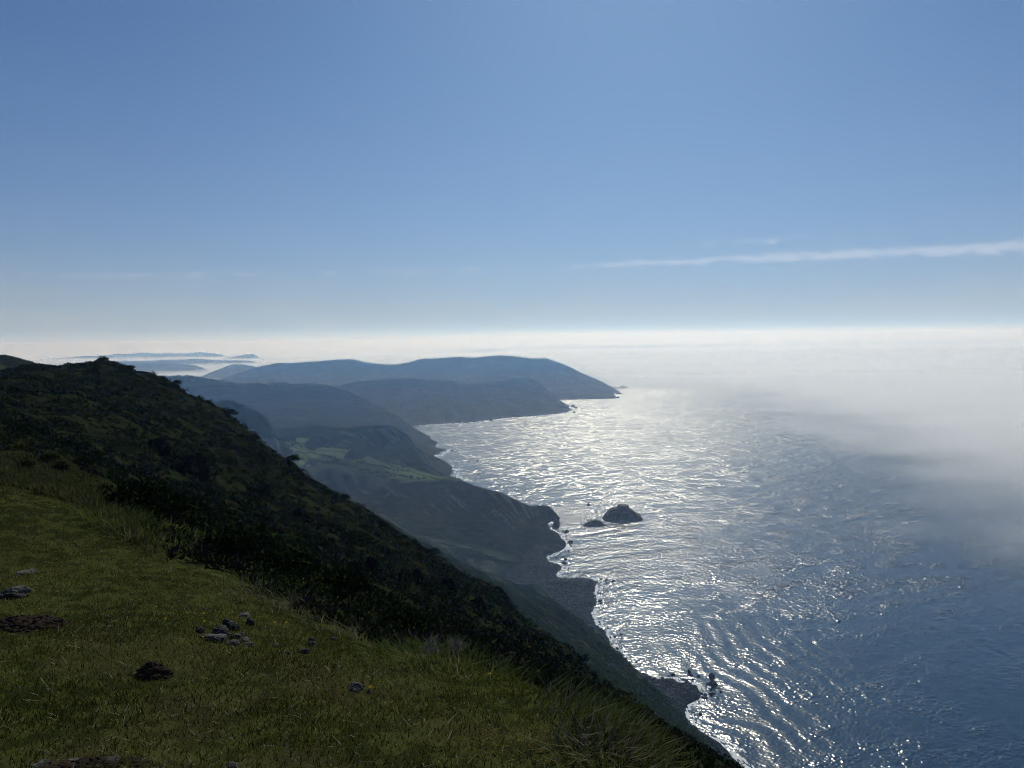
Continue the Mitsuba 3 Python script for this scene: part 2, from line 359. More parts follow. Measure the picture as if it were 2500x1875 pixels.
B_RIDGE = [(561, 999, 1500), (581, 1003, 1510), (604, 1011, 1530), (620, 1018, 1550), (640, 1030, 1580), (658, 1046, 1620),
           (614, 1053, 1860), (672, 1049, 1900), (726, 1049, 1900), (763, 1046, 1870), (799, 1046, 1850), (835, 1049, 1830), (880, 1050, 1790), (907, 1050, 1770), (931, 1046, 1750), (952, 1046, 1745), (971, 1052, 1735), (989, 1062, 1715), (1000, 1070, 1700),
           (1032, 1106, 1640), (1042, 1123, 1610), (1060, 1146, 1560), (1078, 1157, 1530), (1119, 1173, 1460), (1163, 1191, 1420), (1199, 1206, 1405), (1230, 1215, 1400), (1260, 1226, 1410), (1282, 1236, 1425), (1322, 1235, 1445), (1338, 1238, 1450), (1349, 1248, 1440), (1358, 1264, 1430),
           (640, 1090, 1760), (700, 1100, 1640), (745, 1142, 1520), (800, 1146, 1500), (850, 1160, 1480), (970, 1173, 1450), (1070, 1163, 1500), (870, 1100, 1610), (990, 1142, 1540), (930, 1100, 1650), (800, 1090, 1690), (900, 1135, 1540), (780, 1120, 1580),
           (780, 1182, 1485), (830, 1235, 1440), (900, 1256, 1345), (970, 1212, 1400), (1000, 1242, 1330), (1000, 1300, 1225), (1100, 1340, 1130), (1100, 1260, 1320), (1200, 1400, 1075), (1150, 1290, 1265), (1250, 1300, 1285), (1200, 1340, 1180), (1300, 1380, 1130), (1290, 1330, 1230),
           (1320, 1290, 1380), (1260, 1260, 1370), (1180, 1240, 1360), (1330, 1340, 1255), (1250, 1420, 1055), (1300, 1450, 1005), (1400, 1450, 1028), (1340, 1490, 955), (1280, 1450, 985), (1340, 1410, 1098), (1420, 1540, 880), (1620, 1700, 745), (1560, 1660, 800), (1650, 1720, 725)]
B_SHORE = [(1363, 1279), (1354, 1285), (1343, 1275), (1327, 1280), (1343, 1290), (1365, 1302), (1371, 1315), (1381, 1322), (1381, 1337), (1362, 1348), (1333, 1357), (1338, 1369), (1372, 1382), (1372, 1390), (1356, 1404), (1369, 1411), (1386, 1412), (1440, 1411),
           (1457, 1421), (1453, 1448), (1457, 1472), (1443, 1497), (1457, 1524), (1480, 1544), (1489, 1563), (1493, 1592), (1506, 1608), (1527, 1631), (1561, 1641), (1595, 1657), (1615, 1660), (1622, 1655), (1646, 1655), (1660, 1668), (1692, 1668), (1707, 1681),
           (1710, 1698), (1703, 1711), (1680, 1722), (1672, 1744), (1679, 1759), (1690, 1779), (1706, 1788), (1730, 1798), (1753, 1811), (1766, 1824), (1790, 1850), (1810, 1875), (1850, 1930), (1900, 2000)]
SEAWARD = [at_level(*s) + np.array([38, 0, -14]) for s in B_SHORE[7:10] + B_SHORE[16:25] + B_SHORE[33:]] + [at_level(1350, 1310) + [30, 0, -8], at_level(1345, 1280) + [30, 30, -6], at_level(1380, 1365) + [20, 0, -7], at_level(1372, 1400) + [14, 0, -5],
           at_level(1540, 1600) + [0, 0, -9], at_level(1590, 1620) + [0, 0, -9], at_level(1640, 1630) + [0, 0, -8], at_level(1690, 1640) + [0, 0, -8], at_level(1720, 1735) + [0, 0, -7], at_level(1410, 1270) + [0, 0, -14], at_level(1400, 1200) + [0, 0, -20], at_level(1250, 1180) + [0, 0, -20], at_level(1150, 1160) + [0, 0, -20]]
HIDDEN = [(0, 0, 348.35), (-6, 0, 348.5), (-12, 0, 348.9), (-14, 8, 348.4), (-25, 5, 349.5), (2.2, 0, 347.3), (3.5, 0.5, 345.6), (2.6, 4, 344.9), (5, 8, 341), (6, 20, 334), (15, 0, 338), (40, 0, 320), (0, -10, 348.6), (-20, -20, 350), (20, -20, 338), (100, 0, 270), (100, -150, 270), (0, -150, 345), (-150, -150, 365), (-150, 0, 358),
          (-120, 60, 348.5), (-140, 120, 345.5), (-160, 180, 343), (250, -100, 130), (230, 150, 60), (160, 150, 135), (-50, 250, 285), (-20, 250, 262), (-90, 220, 318), (-40, 400, 225), (10, 250, 245), (38, 250, 232), (70, 230, 205), (0, 400, 190), (120, 300, 140), (140, 450, 60), (-20, 600, 150), (-100, 700, 205), (20, 800, 90),
          (-150, 900, 215), (-60, 1000, 60), (-250, 1100, 190), (-350, 1350, 190), (-300, 1300, 120), (-260, 1250, 70), (-200, 1150, 65), (-420, 1420, 165), (-480, 1550, 185), (-700, 1500, 230), (-750, 1900, 180), (-700, 1100, 300), (-500, 800, 320), (-300, 600, 315), (-400, 300, 345), (-200, 320, 338), (-283, 420, 341), (-260, 425, 338), (-420, 500, 340),
          (-600, 2000, 110), (-300, 2000, 70), (-150, 1850, 40), (-120, 1750, 10), (-60, 1700, -10), (40, 1600, -10)]
for u, v, y in [(0, 890, 420), (30, 893, 420), (60, 900, 420), (90, 908, 420)]:
    HIDDEN.append(tuple(at_depth(u, v, y)))
_ru = np.array([r[0] for r in A_RIDGE])
_rv = np.maximum.accumulate(np.array([r[1] for r in A_RIDGE]))
for i, (x, y, z) in enumerate(HIDDEN):            # ground that the photograph hides lies below the sight line over the hillside's edge
    if y > 155 and x > -0.62 * y and i < len(HIDDEN) - 4:
        d = np.array([x, y, 0]) / (y * FWD[1])
        for _ in range(60):
            q = np.array([x, y, z]) - EYE
            f = q @ FWD
            u, v = 1250 + FOCAL * (q @ RIGHT) / f, 937.5 - FOCAL * (q @ UP) / f
            if u > 1640 or v > np.interp(u, _ru, _rv) + 14:
                break
            z -= 4
    HIDDEN[i] = (x, y, z)
BEACH = [(1420, 1430, 3), (1430, 1470, 3.5), (1420, 1500, 4), (1440, 1520, 3), (1380, 1430, 4), (1462, 1550, 3), (1350, 1425, 5), (1400, 1475, 6), (1580, 1662, 3), (1620, 1675, 4), (1660, 1690, 4), (1690, 1690, 3), (1650, 1712, 5), (1600, 1690, 6),
         (1350, 1320, 7), (1362, 1335, 5), (1340, 1345, 6), (1340, 1302, 10), (1338, 1262, 18), (1355, 1380, 2), (1475, 1575, 4)]
HIDDEN += [tuple(at_level(*b)) for b in BEACH]


def coast_points(shift):
    edge = [(u, v + 900.0 / y + s, y) for (u, v, y), s in zip(A_RIDGE, shift)]
    behind = [(u, v + 30, y * 1.13) for u, v, y in edge[::2]]          # the ground falls away at once behind the brow
    return np.vstack([points(ridges=edge + behind + A_FACE + LEDGE + A2 + B_RIDGE, shores=B_SHORE, world=HIDDEN), SEAWARD])



def coast_relief(x, y, z):
    far = np.clip((y - 120) / 120, 0, 1)
    mid = np.clip((np.hypot(x, y) - 9) / 25, 0, 1) * (1 - 0.75 * far)
    land = np.clip(z / 25, 0.06, 1)
    terrace = np.exp(-((x + 420 + 0.9 * (y - 1650)) / 170) ** 2) * np.clip((y - 1440) / 60, 0, 1)
    out = far * land * (1 - 0.75 * terrace) * (15 * ridged(0.8 * x + 0.45 * y, 0.5 * y - 0.35 * x, 70, 4, 5) + 4.5 * fb(x, y, 22, 3, 6))
    out = out + mid * (3.4 * fb(x, y, 17, 3, 7) + 1.9 * ridged(x, y, 8, 2, 8) + 1.8 * np.abs(fb(x, y, 3.4, 2, 12)) - 0.6)
    near = np.clip(1 - (np.hypot(x, y) - 9) / 25, 0, 1)
    return out + near * (0.18 * fb(x, y, 1.6, 3, 9) + 0.09 * fb(x, y, 0.45, 3, 10))


shift = np.zeros(len(A_RIDGE))
for _ in range(4):                                   # settle the relief so that the brow stands where it was measured
    coast = Land(coast_points(shift), relief=coast_relief)
    for i, (u, v, y) in enumerate(A_RIDGE):
        d = ray(u, v)
        ys = np.concatenate([np.linspace(45, y * 1.05, 90), np.linspace(y * 1.06, 330, 30)])
        xs = d[0] / d[1] * ys
        q = np.stack([xs, ys, coast(xs, ys)], -1) - EYE
        top = (937.5 - FOCAL * (q @ UP) / (q @ FWD)).min()
        shift[i] = np.clip(shift[i] + 0.8 * (v + 900.0 / y - top), -60, 140)
coast = Land(coast_points(shift), relief=coast_relief)


import shapely
SHORE = np.array([at_level(*q)[:2] for q in B_SHORE])
LAND = shapely.Polygon(np.vstack([SHORE, [[400, 0], [400, -500], [-3000, -500], [-3000, 1452], [40, 1452]]]))
SHORE_LINE = shapely.LineString(SHORE)


def on_coast(x, y, z):
    """Keeps the beaches above the water and the water clear of the land, along the measured shore."""
    x2, y2 = x + 5 * fb(x, y, 14, 3, 97), y + 7 * fb(x, y, 14, 3, 98)
    use = (y2 < 1445) & (y2 > 330)
    inside = shapely.contains_xy(LAND, x2, y2)
    d = shapely.distance(SHORE_LINE, shapely.points(x2, y2))
    up = np.maximum(z, np.minimum(0.35 + 0.07 * d, 4))
    down = np.minimum(z, -np.minimum(0.4 + 0.2 * d, 4))
    return np.where(use, np.where(inside, up, down), z)


def refined(a, b, step):
    return np.linspace(a, b, int(round((b - a) / step)) + 1)


G1 = (-15.0, 7.0, -4.0, 13.0)
G2 = (-150.0, 75.0, -20.0, 172.0)
xs, ys = refined(G1[0], G1[1], 0.1), refined(G1[2], G1[3], 0.1)
X, Y = np.meshgrid(xs, ys)
add('grass_ledge', sheet(xs, ys, coast(X, Y)), 'mat_turf', smooth=True, kind='structure')


def ring(box, hole, step, sink):
    """A coarser sheet round a finer one: no cells well inside the hole, and sunk a little under its margin."""
    xs, ys = refined(box[0], box[1], step), refined(box[2], box[3], step)
    X, Y = np.meshgrid(xs, ys)
    z = coast(X, Y)
    if step > 2:
        z = on_coast(X, Y, z)
    inside = (X > hole[0] + step) & (X < hole[1] - step) & (Y > hole[2] + step) & (Y < hole[3] - step)
    margin = (X > hole[0]) & (X < hole[1]) & (Y > hole[2]) & (Y < hole[3])
    z = np.maximum(z - sink * margin, -4.0)
    drop = inside[1:, 1:] & inside[:-1, 1:] & inside[1:, :-1] & inside[:-1, :-1]
    deep = np.maximum.reduce([z[1:, 1:], z[:-1, 1:], z[1:, :-1], z[:-1, :-1]]) <= -3.9
    return sheet(xs, ys, z, drop=drop | deep)


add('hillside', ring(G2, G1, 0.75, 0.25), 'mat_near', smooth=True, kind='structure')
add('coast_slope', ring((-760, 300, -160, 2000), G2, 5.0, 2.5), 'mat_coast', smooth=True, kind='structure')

# ------------------------------------------------------------------ air
scene['haze_air'] = {'type': 'homogeneous', 'albedo': {'type': 'rgb', 'value': (0.985, 0.99, 1.0)}, 'sigma_t': {'type': 'rgb', 'value': (4.4e-5, 7.7e-5, 13.4e-5)}, 'phase': {'type': 'hg', 'g': 0.5}}
scene['haze'] = {'type': 'cube', 'to_world': mi.ScalarTransform4f().translate([0, 95000, 262]).scale([195000, 100000, 268]), 'bsdf': {'type': 'null'}, 'interior': {'type': 'ref', 'id': 'haze_air'}}
tell('haze', 'thin blue sea haze in the air over the bay and the hills', 'haze', kind='stuff')
scene['fog_air'] = {'type': 'homogeneous', 'albedo': {'type': 'rgb', 'value': (0.992, 0.993, 0.995)}, 'sigma_t': 0.004, 'phase': {'type': 'hg', 'g': 0.6}}


def fog_top(x, y):
    edge_x = np.interp(y, [1000, 1480, 2060, 2820, 3600, 4300, 4700, 5200], [680, 740, 850, 930, 1040, 1180, 1060, 660])
    inside = np.where(y < 4600, x - edge_x, np.where(x > 650, np.maximum(x - edge_x, y - 4700), (y - 5600) * 0.6))
    inside = inside + 420 * fb(x, y, 800, 4, 50) + 320 * fb(x * 0.5, y * 1.6, 200, 3, 51)
    t = 118 * (1 - np.exp(-np.maximum(inside, 0) / 850)) + np.minimum(inside, 0) * 0.2
    left = np.clip((200 - x) / 700, 0, 1) * np.clip((y - 5000) / 500, 0, 1)
    t = t * (0.7 + 0.8 * (fb(x, y, 420, 4, 52) + 0.5)) * (1 - 0.4 * left)
    loose = np.clip((x - 420) / 250, 0, 1) * np.clip((y - 950) / 200, 0, 1) * np.clip((2600 - y) / 600, 0, 1) * np.clip((x - 0.42 * y) / 200, 0, 1)
    return np.maximum(t, loose * (170 * (fb(x * 0.6, y * 1.3, 170, 4, 55) + 0.07)))


BX, BY, BZ = (-11000.0, 15000.0), (900.0, 15600.0), (-1.0, 150.0)
gx, gy, gz = np.linspace(*BX, 326), np.linspace(*BY, 246), np.linspace(*BZ, 16)
GX, GY = np.meshgrid(gx, gy)
GT = fog_top(GX, GY)
dens = np.clip((GT[None] - gz[:, None, None]) / 28, 0, 1) * np.where(gz < 149, 1, 0)[:, None, None]
GZ = np.broadcast_to(gz[:, None, None], dens.shape)
rag = meshkit.fbm(np.stack([np.broadcast_to(GX, dens.shape) / 260, np.broadcast_to(GY, dens.shape) / 200, GZ / 40], -1), 3, 60)
dens = np.clip(dens * np.clip(3.0 * rag - 0.75 + 0.8 * np.clip((GT[None] - 45) / 40, 0, 1), 0.05, 1.5), 0, 1) * 0.0055 + 8e-5
scene['fog_air'] = {'type': 'heterogeneous', 'albedo': {'type': 'rgb', 'value': (0.994, 0.998, 1.0)}, 'phase': {'type': 'hg', 'g': 0.42},
                    'sigma_t': {'type': 'gridvolume', 'grid': mi.VolumeGrid(dens.astype(np.float32)), 'filter_type': 'trilinear', 'wrap_mode': 'clamp',
                                'to_world': mi.ScalarTransform4f().translate([BX[0], BY[0], BZ[0]]).scale([BX[1] - BX[0], BY[1] - BY[0], BZ[1] - BZ[0]])}}
scene['fog'] = {'type': 'cube', 'to_world': mi.ScalarTransform4f().translate([sum(BX) / 2, sum(BY) / 2, sum(BZ) / 2]).scale([(BX[1] - BX[0]) / 2, (BY[1] - BY[0]) / 2, (BZ[1] - BZ[0]) / 2]),
                'bsdf': {'type': 'null'}, 'interior': {'type': 'ref', 'id': 'fog_air'}, 'exterior': {'type': 'ref', 'id': 'haze_air'}}
tell('fog', 'low white bank of sea fog lying on the water to the right and behind the headlands', 'fog', kind='stuff')
# beyond that the fog is too deep to see into: its sunlit upper side, out to the horizon
fx, fy = np.linspace(-60000, 60000, 420), np.geomspace(6300, 26000, 170)
FX, FY = np.meshgrid(fx, fy)
k = np.clip((FY - 15300) / 44000, 0, 1)
top = 26 + 78 * np.clip((FY - 9000) / 8000, 0, 1) * np.clip((FX + 1500 + 0.25 * (15500 - FY)) / 2500 + np.clip((FY - 15500) / 2500, 0, 1), 0, 1) + 300 * np.clip((FY - 14800) / 6500, 0, 1) + (26 * fb(FX * 0.6, FY, 1500, 4, 53) + 30 * k * fb(FX, FY, 6000, 2, 54)) * np.clip(k * 12, 0, 1)


def fog_cover(p, n, uv):
    """A sheet of fog that thickens with the way out to sea."""
    return 0.995 * smoothstep(6900, 16000, p.y) ** 1.6


scene['mat_fog_top'] = {'type': 'blendbsdf', 'weight': proc(fog_cover), 'bsdf_0': {'type': 'null'}, 'bsdf_1': diffuse((0.92, 0.92, 0.92))}
add('fog_001', sheet(fx, fy, top), 'mat_fog_top', smooth=True, label='farthest white fog bank closing the horizon over the open sea', category='fog', kind='stuff')

# the loose sunlit fog lying on that sheet
far_rows = fy > 15640
u2, v2 = fy[far_rows], fx[::3]
above, under = sheet(v2, u2, top[far_rows][:, ::3] + 75), sheet(v2, u2, top[far_rows][:, ::3] - 25)
n, m = len(v2), len(u2)
loop = np.concatenate([np.arange(n), np.arange(1, m) * n + n - 1, (m - 1) * n + np.arange(n - 2, -1, -1), np.arange(m - 2, 0, -1) * n])
nxt, k = np.roll(loop, -1), n * m
walls = np.vstack([np.stack([loop + k, nxt + k, nxt], 1), np.stack([loop + k, nxt, loop], 1)])
scene['far_fog_air'] = {'type': 'homogeneous', 'albedo': {'type': 'rgb', 'value': (0.994, 0.998, 1.0)}, 'sigma_t': 0.004, 'phase': {'type': 'hg', 'g': 0.42}}
add('fog_002', trimesh.Trimesh(np.vstack([above.vertices, under.vertices]), np.vstack([above.faces, under.faces[:, ::-1] + k, walls]), process=False), {'type': 'null'},
    label='loose sunlit upper part of the farthest fog bank', category='fog', kind='stuff', interior={'type': 'ref', 'id': 'far_fog_air'}, exterior={'type': 'ref', 'id': 'haze_air'})

# ------------------------------------------------------------------ plants: blades and leaf clumps as vectors of small faces
def hit(u, v, y0=2.0, y1=60.0, n=600):
    """Where the sight line through (u, v) meets the ground."""
    d = ray(u, v)
    t = np.geomspace(y0, y1, n) / d[1]
    P = EYE + d * t[:, None]
    below = P[:, 2] - coast(P[:, 0], P[:, 1])
    k = int(np.argmax(below < 0)) if (below < 0).any() else n - 1
    k = max(k, 1)
    f = below[k - 1] / max(below[k - 1] - below[k], 1e-9) if below[k] < 0 else 0
    p = P[k - 1] + (P[k] - P[k - 1]) * f
    return np.array([p[0], p[1], float(coast(p[0:1], p[1:2])[0])])


def blades(base, h, w, lean, azim, bend, colors):
    """Blades of grass: three faces each, from base points (n, 3), heights, widths, lean and bend."""
    n = len(base)
    out = np.stack([np.cos(azim), np.sin(azim), azim * 0], -1)
    side = np.stack([-np.sin(azim), np.cos(azim), azim * 0], -1)
    up = np.array([0, 0, 1.0])

    def at(t, k):
        return base + up * (h * t * (1 - 0.35 * bend * t))[:, None] + out * (h * (lean * t + bend * t * t))[:, None] + side * (k * w * (1 - 0.45 * t))[:, None]
    v = np.stack([at(0, -.5), at(0, .5), at(.55, -.5), at(.55, .5), at(1.0, 0)], 1).reshape(-1, 3)
    f = (np.array([[0, 1, 3], [0, 3, 2], [2, 3, 4]])[None] + 5 * np.arange(n)[:, None, None]).reshape(-1, 3)
    c = np.repeat(colors, 5, 0)
    return trimesh.Trimesh(v, f, process=False), c


def clumps(centres, radii, per, leaf, rng, colors, flat=0.7, spiky=0.6):
    """Leafy cushions: per = faces for each, spread through a dome of the given radius; leaf = face length as a share of the radius."""
    n = len(centres)
    d = rng.normal(size=(n, per, 3))
    d[..., 2] = np.abs(d[..., 2]) * 0.9 - 0.12
    d /= np.linalg.norm(d, axis=-1, keepdims=True)
    lumps = 0.72 + 0.5 * meshkit.noise(d * 2.3 + centres[:, None] * 1.7, 4)
    r = radii[:, None] * lumps * (0.62 + 0.42 * rng.random((n, per)))
    base = centres[:, None] + d * r[..., None] * np.array([1, 1, flat])
    length = (radii[:, None] * leaf * (0.6 + 0.8 * rng.random((n, per))))[..., None]
    aim = d * spiky + rng.normal(size=(n, per, 3)) * 0.55 + np.array([0, 0, 0.35])
    aim /= np.linalg.norm(aim, axis=-1, keepdims=True)
    s = np.cross(aim, rng.normal(size=(n, per, 3)))
    s /= np.linalg.norm(s, axis=-1, keepdims=True) + 1e-9
    tip = base + aim * length
    a, b = base + s * length * 0.38, base - s * length * 0.38
    v = np.stack([a, b, tip], 2).reshape(-1, 3)
    f = np.arange(len(v)).reshape(-1, 3)
    shade = 0.75 + 0.5 * rng.random((n, per, 1))
    c = np.repeat((colors[:, None] * shade).reshape(-1, 3), 3, 0)
    return trimesh.Trimesh(v, f, process=False), np.clip(c, 0, 1)


BALL = trimesh.creation.icosphere(subdivisions=1)


def lumps(centres, radii, rng, tall=1.1, per=3):
    """Crowns seen from more than a kilometre off: a few uneven lumps each."""
    n = len(centres)
    c = np.repeat(centres, per, 0) + rng.normal(size=(n * per, 3)) * np.repeat(radii, per)[:, None] * np.array([0.5, 0.5, 0.3])
    r = np.repeat(radii, per) * (0.45 + 0.4 * rng.random(n * per))
    jit = 1 + 0.55 * (rng.random((n * per, len(BALL.vertices))) - 0.5)
    v = BALL.vertices[None] * (jit * r[:, None])[..., None] * np.array([1, 1, tall]) + c[:, None]
    f = BALL.faces[None] + (np.arange(n * per) * len(BALL.vertices))[:, None, None]
    return trimesh.Trimesh(v.reshape(-1, 3), f.reshape(-1, 3), process=False)


def add_far(key, mesh, label, category, group=None, kind=None):
    v, f, n = meshkit.arrays(mesh, True)
    n = n * 0.2 + np.array([0, 0, 0.9])
    n /= np.linalg.norm(n, axis=1, keepdims=True)
    scene[key] = {'type': 'ply', 'filename': meshkit.write_ply((v, f), normals=n), 'face_normals': False, 'bsdf': {'type': 'ref', 'id': 'mat_wood'}}
    tell(key, label, category, group, kind)


def joined(pairs):
    at, V, F, C = 0, [], [], []
    for m, c in pairs:
        V.append(m.vertices)
        F.append(m.faces + at)
        C.append(c)
        at += len(m.vertices)
    return trimesh.Trimesh(np.vstack(V), np.vstack(F), process=False), np.vstack(C)


def blend(a, b, t):
    return np.array(a) * (1 - t[:, None]) + np.array(b) * t[:, None]


EDGE = np.array([at_depth(*q)[:2] for q in LEDGE[:12]])


def edge_depth(x, y):
    """Metres of grass left before the brink, measured along the sight direction."""
    az, rr = np.arctan2(x, y), np.hypot(x, y)
    ea, er = np.arctan2(EDGE[:, 0], EDGE[:, 1]), np.hypot(EDGE[:, 0], EDGE[:, 1])
    return np.interp(az, ea, er, left=er[0], right=er[-1]) - rr


rng = np.random.default_rng(11)
# short turf on the ledge
m = 900000
yy = 2.4 + 9.6 * rng.random(m) ** 0.8
xx = (rng.random(m) - 0.5) * 2 * (0.74 * yy + 0.3)
keep = (edge_depth(xx, yy) + 0.9 * fb(xx, yy, 1.3, 3, 70) > 0.0) & (xx < 1.9)
keep &= rng.random(m) < np.clip(0.25 + 1.4 * (fb(xx, yy, 0.22, 2, 71) + 0.5), 0.1, 1) * np.clip(7.5 / yy, 0.45, 1) * 0.60
xx, yy = xx[keep][:235000], yy[keep][:235000]
n = len(xx)
zz = coast(xx, yy)
dry = np.clip(2.4 * (fb(xx, yy, 0.9, 3, 72) + 0.05) + 1.0 * (rng.random(n) - 0.5), 0, 1)
cols = blend((0.050, 0.060, 0.010), (0.118, 0.094, 0.028), dry) * (0.4 + 1.3 * rng.random(n) ** 1.6)[:, None] * np.clip(1.12 + 2.6 * fb(xx, yy, 0.8, 3, 79), 0.35, 1.8)[:, None]
straw = rng.random(n) < 0.035
cols[straw] = np.array([0.34, 0.32, 0.20]) * (0.5 + 0.7 * rng.random(straw.sum()))[:, None]
hh = (0.012 + 0.020 * rng.random(n)) * (0.5 + 1.3 * np.clip(fb(xx, yy, 0.5, 3, 73) + 0.5, 0, 1))
flat = rng.random(n) < 0.35
turf = blades(np.stack([xx, yy, zz - 0.003], -1), hh, 0.0030 + 0.0035 * rng.random(n), np.where(flat, 1.4 + rng.random(n), 0.8 * rng.random(n)), rng.random(n) * 2 * PI, np.where(flat, 0.3, 1.1 * rng.random(n)), cols)
# rough grass further off, on the first slope below the brink and on the meadow at the left
m = 130000
yy = 8 + 34 * rng.random(m) ** 1.2
xx = np.where(rng.random(m) < 0.55, -0.78 + 0.3 * rng.random(m), rng.random(m) * 1.05 - 0.78) * yy
meadow = np.clip(1 - np.abs((xx / yy + 0.62) / 0.16), 0, 1)
keep = (edge_depth(xx, yy) < 0.6) & (rng.random(m) < np.clip(0.10 + 1.3 * meadow + 0.9 * fb(xx, yy, 3, 3, 74), 0, 1))
xx, yy = xx[keep], yy[keep]
n = len(xx)
cols = blend((0.040, 0.058, 0.016), (0.10, 0.092, 0.040), np.clip(rng.random(n) * 1.2 - 0.1, 0, 1)) * (0.6 + 0.6 * rng.random(n))[:, None]
rough = blades(np.stack([xx, yy, coast(xx, yy) - 0.03], -1), (0.10 + 0.14 * rng.random(n)), 0.012 + 0.0009 * yy, 0.5 * rng.random(n), rng.random(n) * 2 * PI, 0.8 * rng.random(n), cols)
mesh, c = joined([turf, rough])
add('grass', mesh, 'mat_blade', color=c, label='short olive turf with dry straw blades covering the ledge in the foreground', category='grass', kind='stuff')

# heather and gorse on the hillside
sets = []
BIG = []
for y0, y1, count, rad, per, leaf in ((3.5, 22, 2000, (0.16, 0.36), 220, 0.20), (20, 55, 3400, (0.26, 0.66), 115, 0.24), (50, 178, 14000, (0.35, 0.9), 46, 0.36)):
    yy = np.sqrt(y0 ** 2 + (y1 ** 2 - y0 ** 2) * rng.random(count * 2))
    xx = (rng.random(count * 2) * 1.2 - 0.74) * yy
    meadow = np.clip(1.6 - np.abs((xx / np.maximum(yy, 1) + 0.66) / 0.10), 0, 1) * (yy < 34)
    keep = (edge_depth(xx, yy) < -0.25) & (xx < 70) & (fb(xx, yy, 9, 3, 75) + 0.62 > 0.35 * rng.random(count * 2)) & (rng.random(count * 2) > 0.93 * meadow)
    xx, yy = xx[keep][:count], yy[keep][:count]
    n = len(xx)
    zz = coast(xx, yy)
    kindof = np.clip(0.5 + 1.6 * fb(xx, yy, 14, 3, 76) + 0.5 * (rng.random(n) - 0.5), 0, 1)
    cols = blend((0.011, 0.021, 0.008), (0.044, 0.058, 0.018), kindof)
    heath = rng.random(n) < 0.25
    cols[heath] = np.array([0.042, 0.034, 0.024])
    r = rad[0] + (rad[1] - rad[0]) * rng.random(n) ** 1.6
    r *= 1 + 0.8 * np.clip(3 * fb(xx, yy, 10, 2, 78), 0, 1) * np.clip((125 - yy) / 30, 0, 1)
    sets.append(clumps(np.stack([xx, yy, zz - 0.25 * r], -1), r, per, leaf, rng, cols))
mesh, c = joined(sets)
add('heather', mesh, 'mat_leaf', color=c, label='dark heather and gorse scrub blanketing the hillside beyond the grass', category='scrub', kind='stuff')

# gorse bushes that stand out one by one
def bush(u, v, r, text, y=None, v_off=0):
    p = hit(u, v, 6, 170) if y is None else at_depth(u, v, y)
    p[2] = float(coast(p[:1], p[1:2])[0])
    if p[1] < 30:
        r *= 0.62
    n = 7
    a = rng.random(n) * 2 * PI
    cs = np.stack([p[0] + 0.6 * r * np.cos(a) * rng.random(n), p[1] + 0.6 * r * np.sin(a) * rng.random(n), p[2] + r * (0.05 + 0.35 * rng.random(n))], -1)
    mesh, c = clumps(cs, r * (0.45 + 0.3 * rng.random(n)), 130, 0.24, rng, blend((0.014, 0.024, 0.008), (0.034, 0.044, 0.012), rng.random(n)), flat=0.95)
    add(numbered('gorse_bush'), mesh, 'mat_leaf', color=c, label=text, category='bush', group='gorse bushes on the hillside')


for u, y, r, text in [(252, 150, 1.3, 'bush crowning the top of the hill'), (318, 148, 1.0, 'bush on the skyline just right of the hilltop'), (352, 146, 1.0, 'pair-forming bush on the skyline right of the hilltop'), (430, 141, 1.0, 'rounded bush at the step of the skyline'), (505, 136, 0.9, 'low bush on the skyline above the wooded spur'),
                      (560, 132, 1.3, 'bush on the skyline in front of the wooded spur'), (612, 127, 1.4, 'dense bush on the skyline left of the fields'), (712, 121, 1.2, 'biggest skyline bush in front of the fields'), (748, 119, 1.1, 'bush on the skyline below the biggest one'), (838, 116, 1.0, 'bush on the skyline over the gully'),
                      (930, 112, 1.0, 'small skyline bush halfway down the edge'), (1050, 115, 1.3, 'bush on the skyline against the valley floor'), (1110, 118, 0.9, 'low skyline bush above the beach'), (1215, 128, 1.2, 'last bush on the skyline before the lower spur'), (1424, 117, 1.1, 'bush where the lower slope meets the beach view')]:
    v = np.interp(u, [q[0] for q in A_RIDGE], [q[1] for q in A_RIDGE])
    bush(u, v, r, text, y=y)
for u, v, r, text in [(148, 1150, 0.55, 'round dark bush in the left meadow'), (205, 1142, 0.6, 'larger dark bush at the right side of the left meadow'), (120, 1125, 0.5, 'dark bush at the far side of the left meadow'), (60, 1142, 0.5, 'low bush at the left border of the meadow'), (330, 1250, 0.8, 'dark bush behind the bright grass tuft'),
                      (420, 1270, 0.9, 'wide dark bush at the foot of the largest outcrop'), (560, 1370, 0.7, 'dark bush just beyond the bend of the brink'), (690, 1410, 0.7, 'dark bush in the scrub hollow'), (820, 1470, 0.7, 'dark bush right of the scrub hollow'), (985, 1560, 0.55, 'dark bush above the pale seed heads'),
                      (860, 1330, 1.5, 'big dark gorse bush in the middle of the slope'), (640, 1210, 1.6, 'big dark bush under the skyline left of the fields')]:
    bush(u, v, r, text)

# low scrub further down the slopes, along the spurs and the near cliff
yy = 150 + 560 * rng.random(30000) ** 1.3
xx = (rng.random(30000) * 0.42 - 0.12) * yy
zz = coast(xx, yy)
keep = (zz > 12) & ~((xx < 75) & (yy < 172))
xx, yy, zz = xx[keep][:9000], yy[keep][:9000], zz[keep][:9000]
n = len(xx)
cols = blend((0.016, 0.024, 0.010), (0.040, 0.046, 0.018), np.clip(0.5 + 1.6 * fb(xx, yy, 50, 3, 77) + 0.4 * (rng.random(n) - 0.5), 0, 1))
near = yy < 320
mesh, c = joined([clumps(np.stack([xx, yy, zz - 0.5], -1)[near], (0.6 + 1.1 * rng.random(n) ** 2)[near], 48, 0.4, rng, cols[near]), clumps(np.stack([xx, yy, zz - 0.6], -1)[~near], (0.8 + 1.6 * rng.random(n) ** 2)[~near], 20, 0.6, rng, cols[~near])])
add_far('heather_001', mesh, label='low scrub on the steep spurs dropping to the boulder beach', category='scrub', kind='stuff')

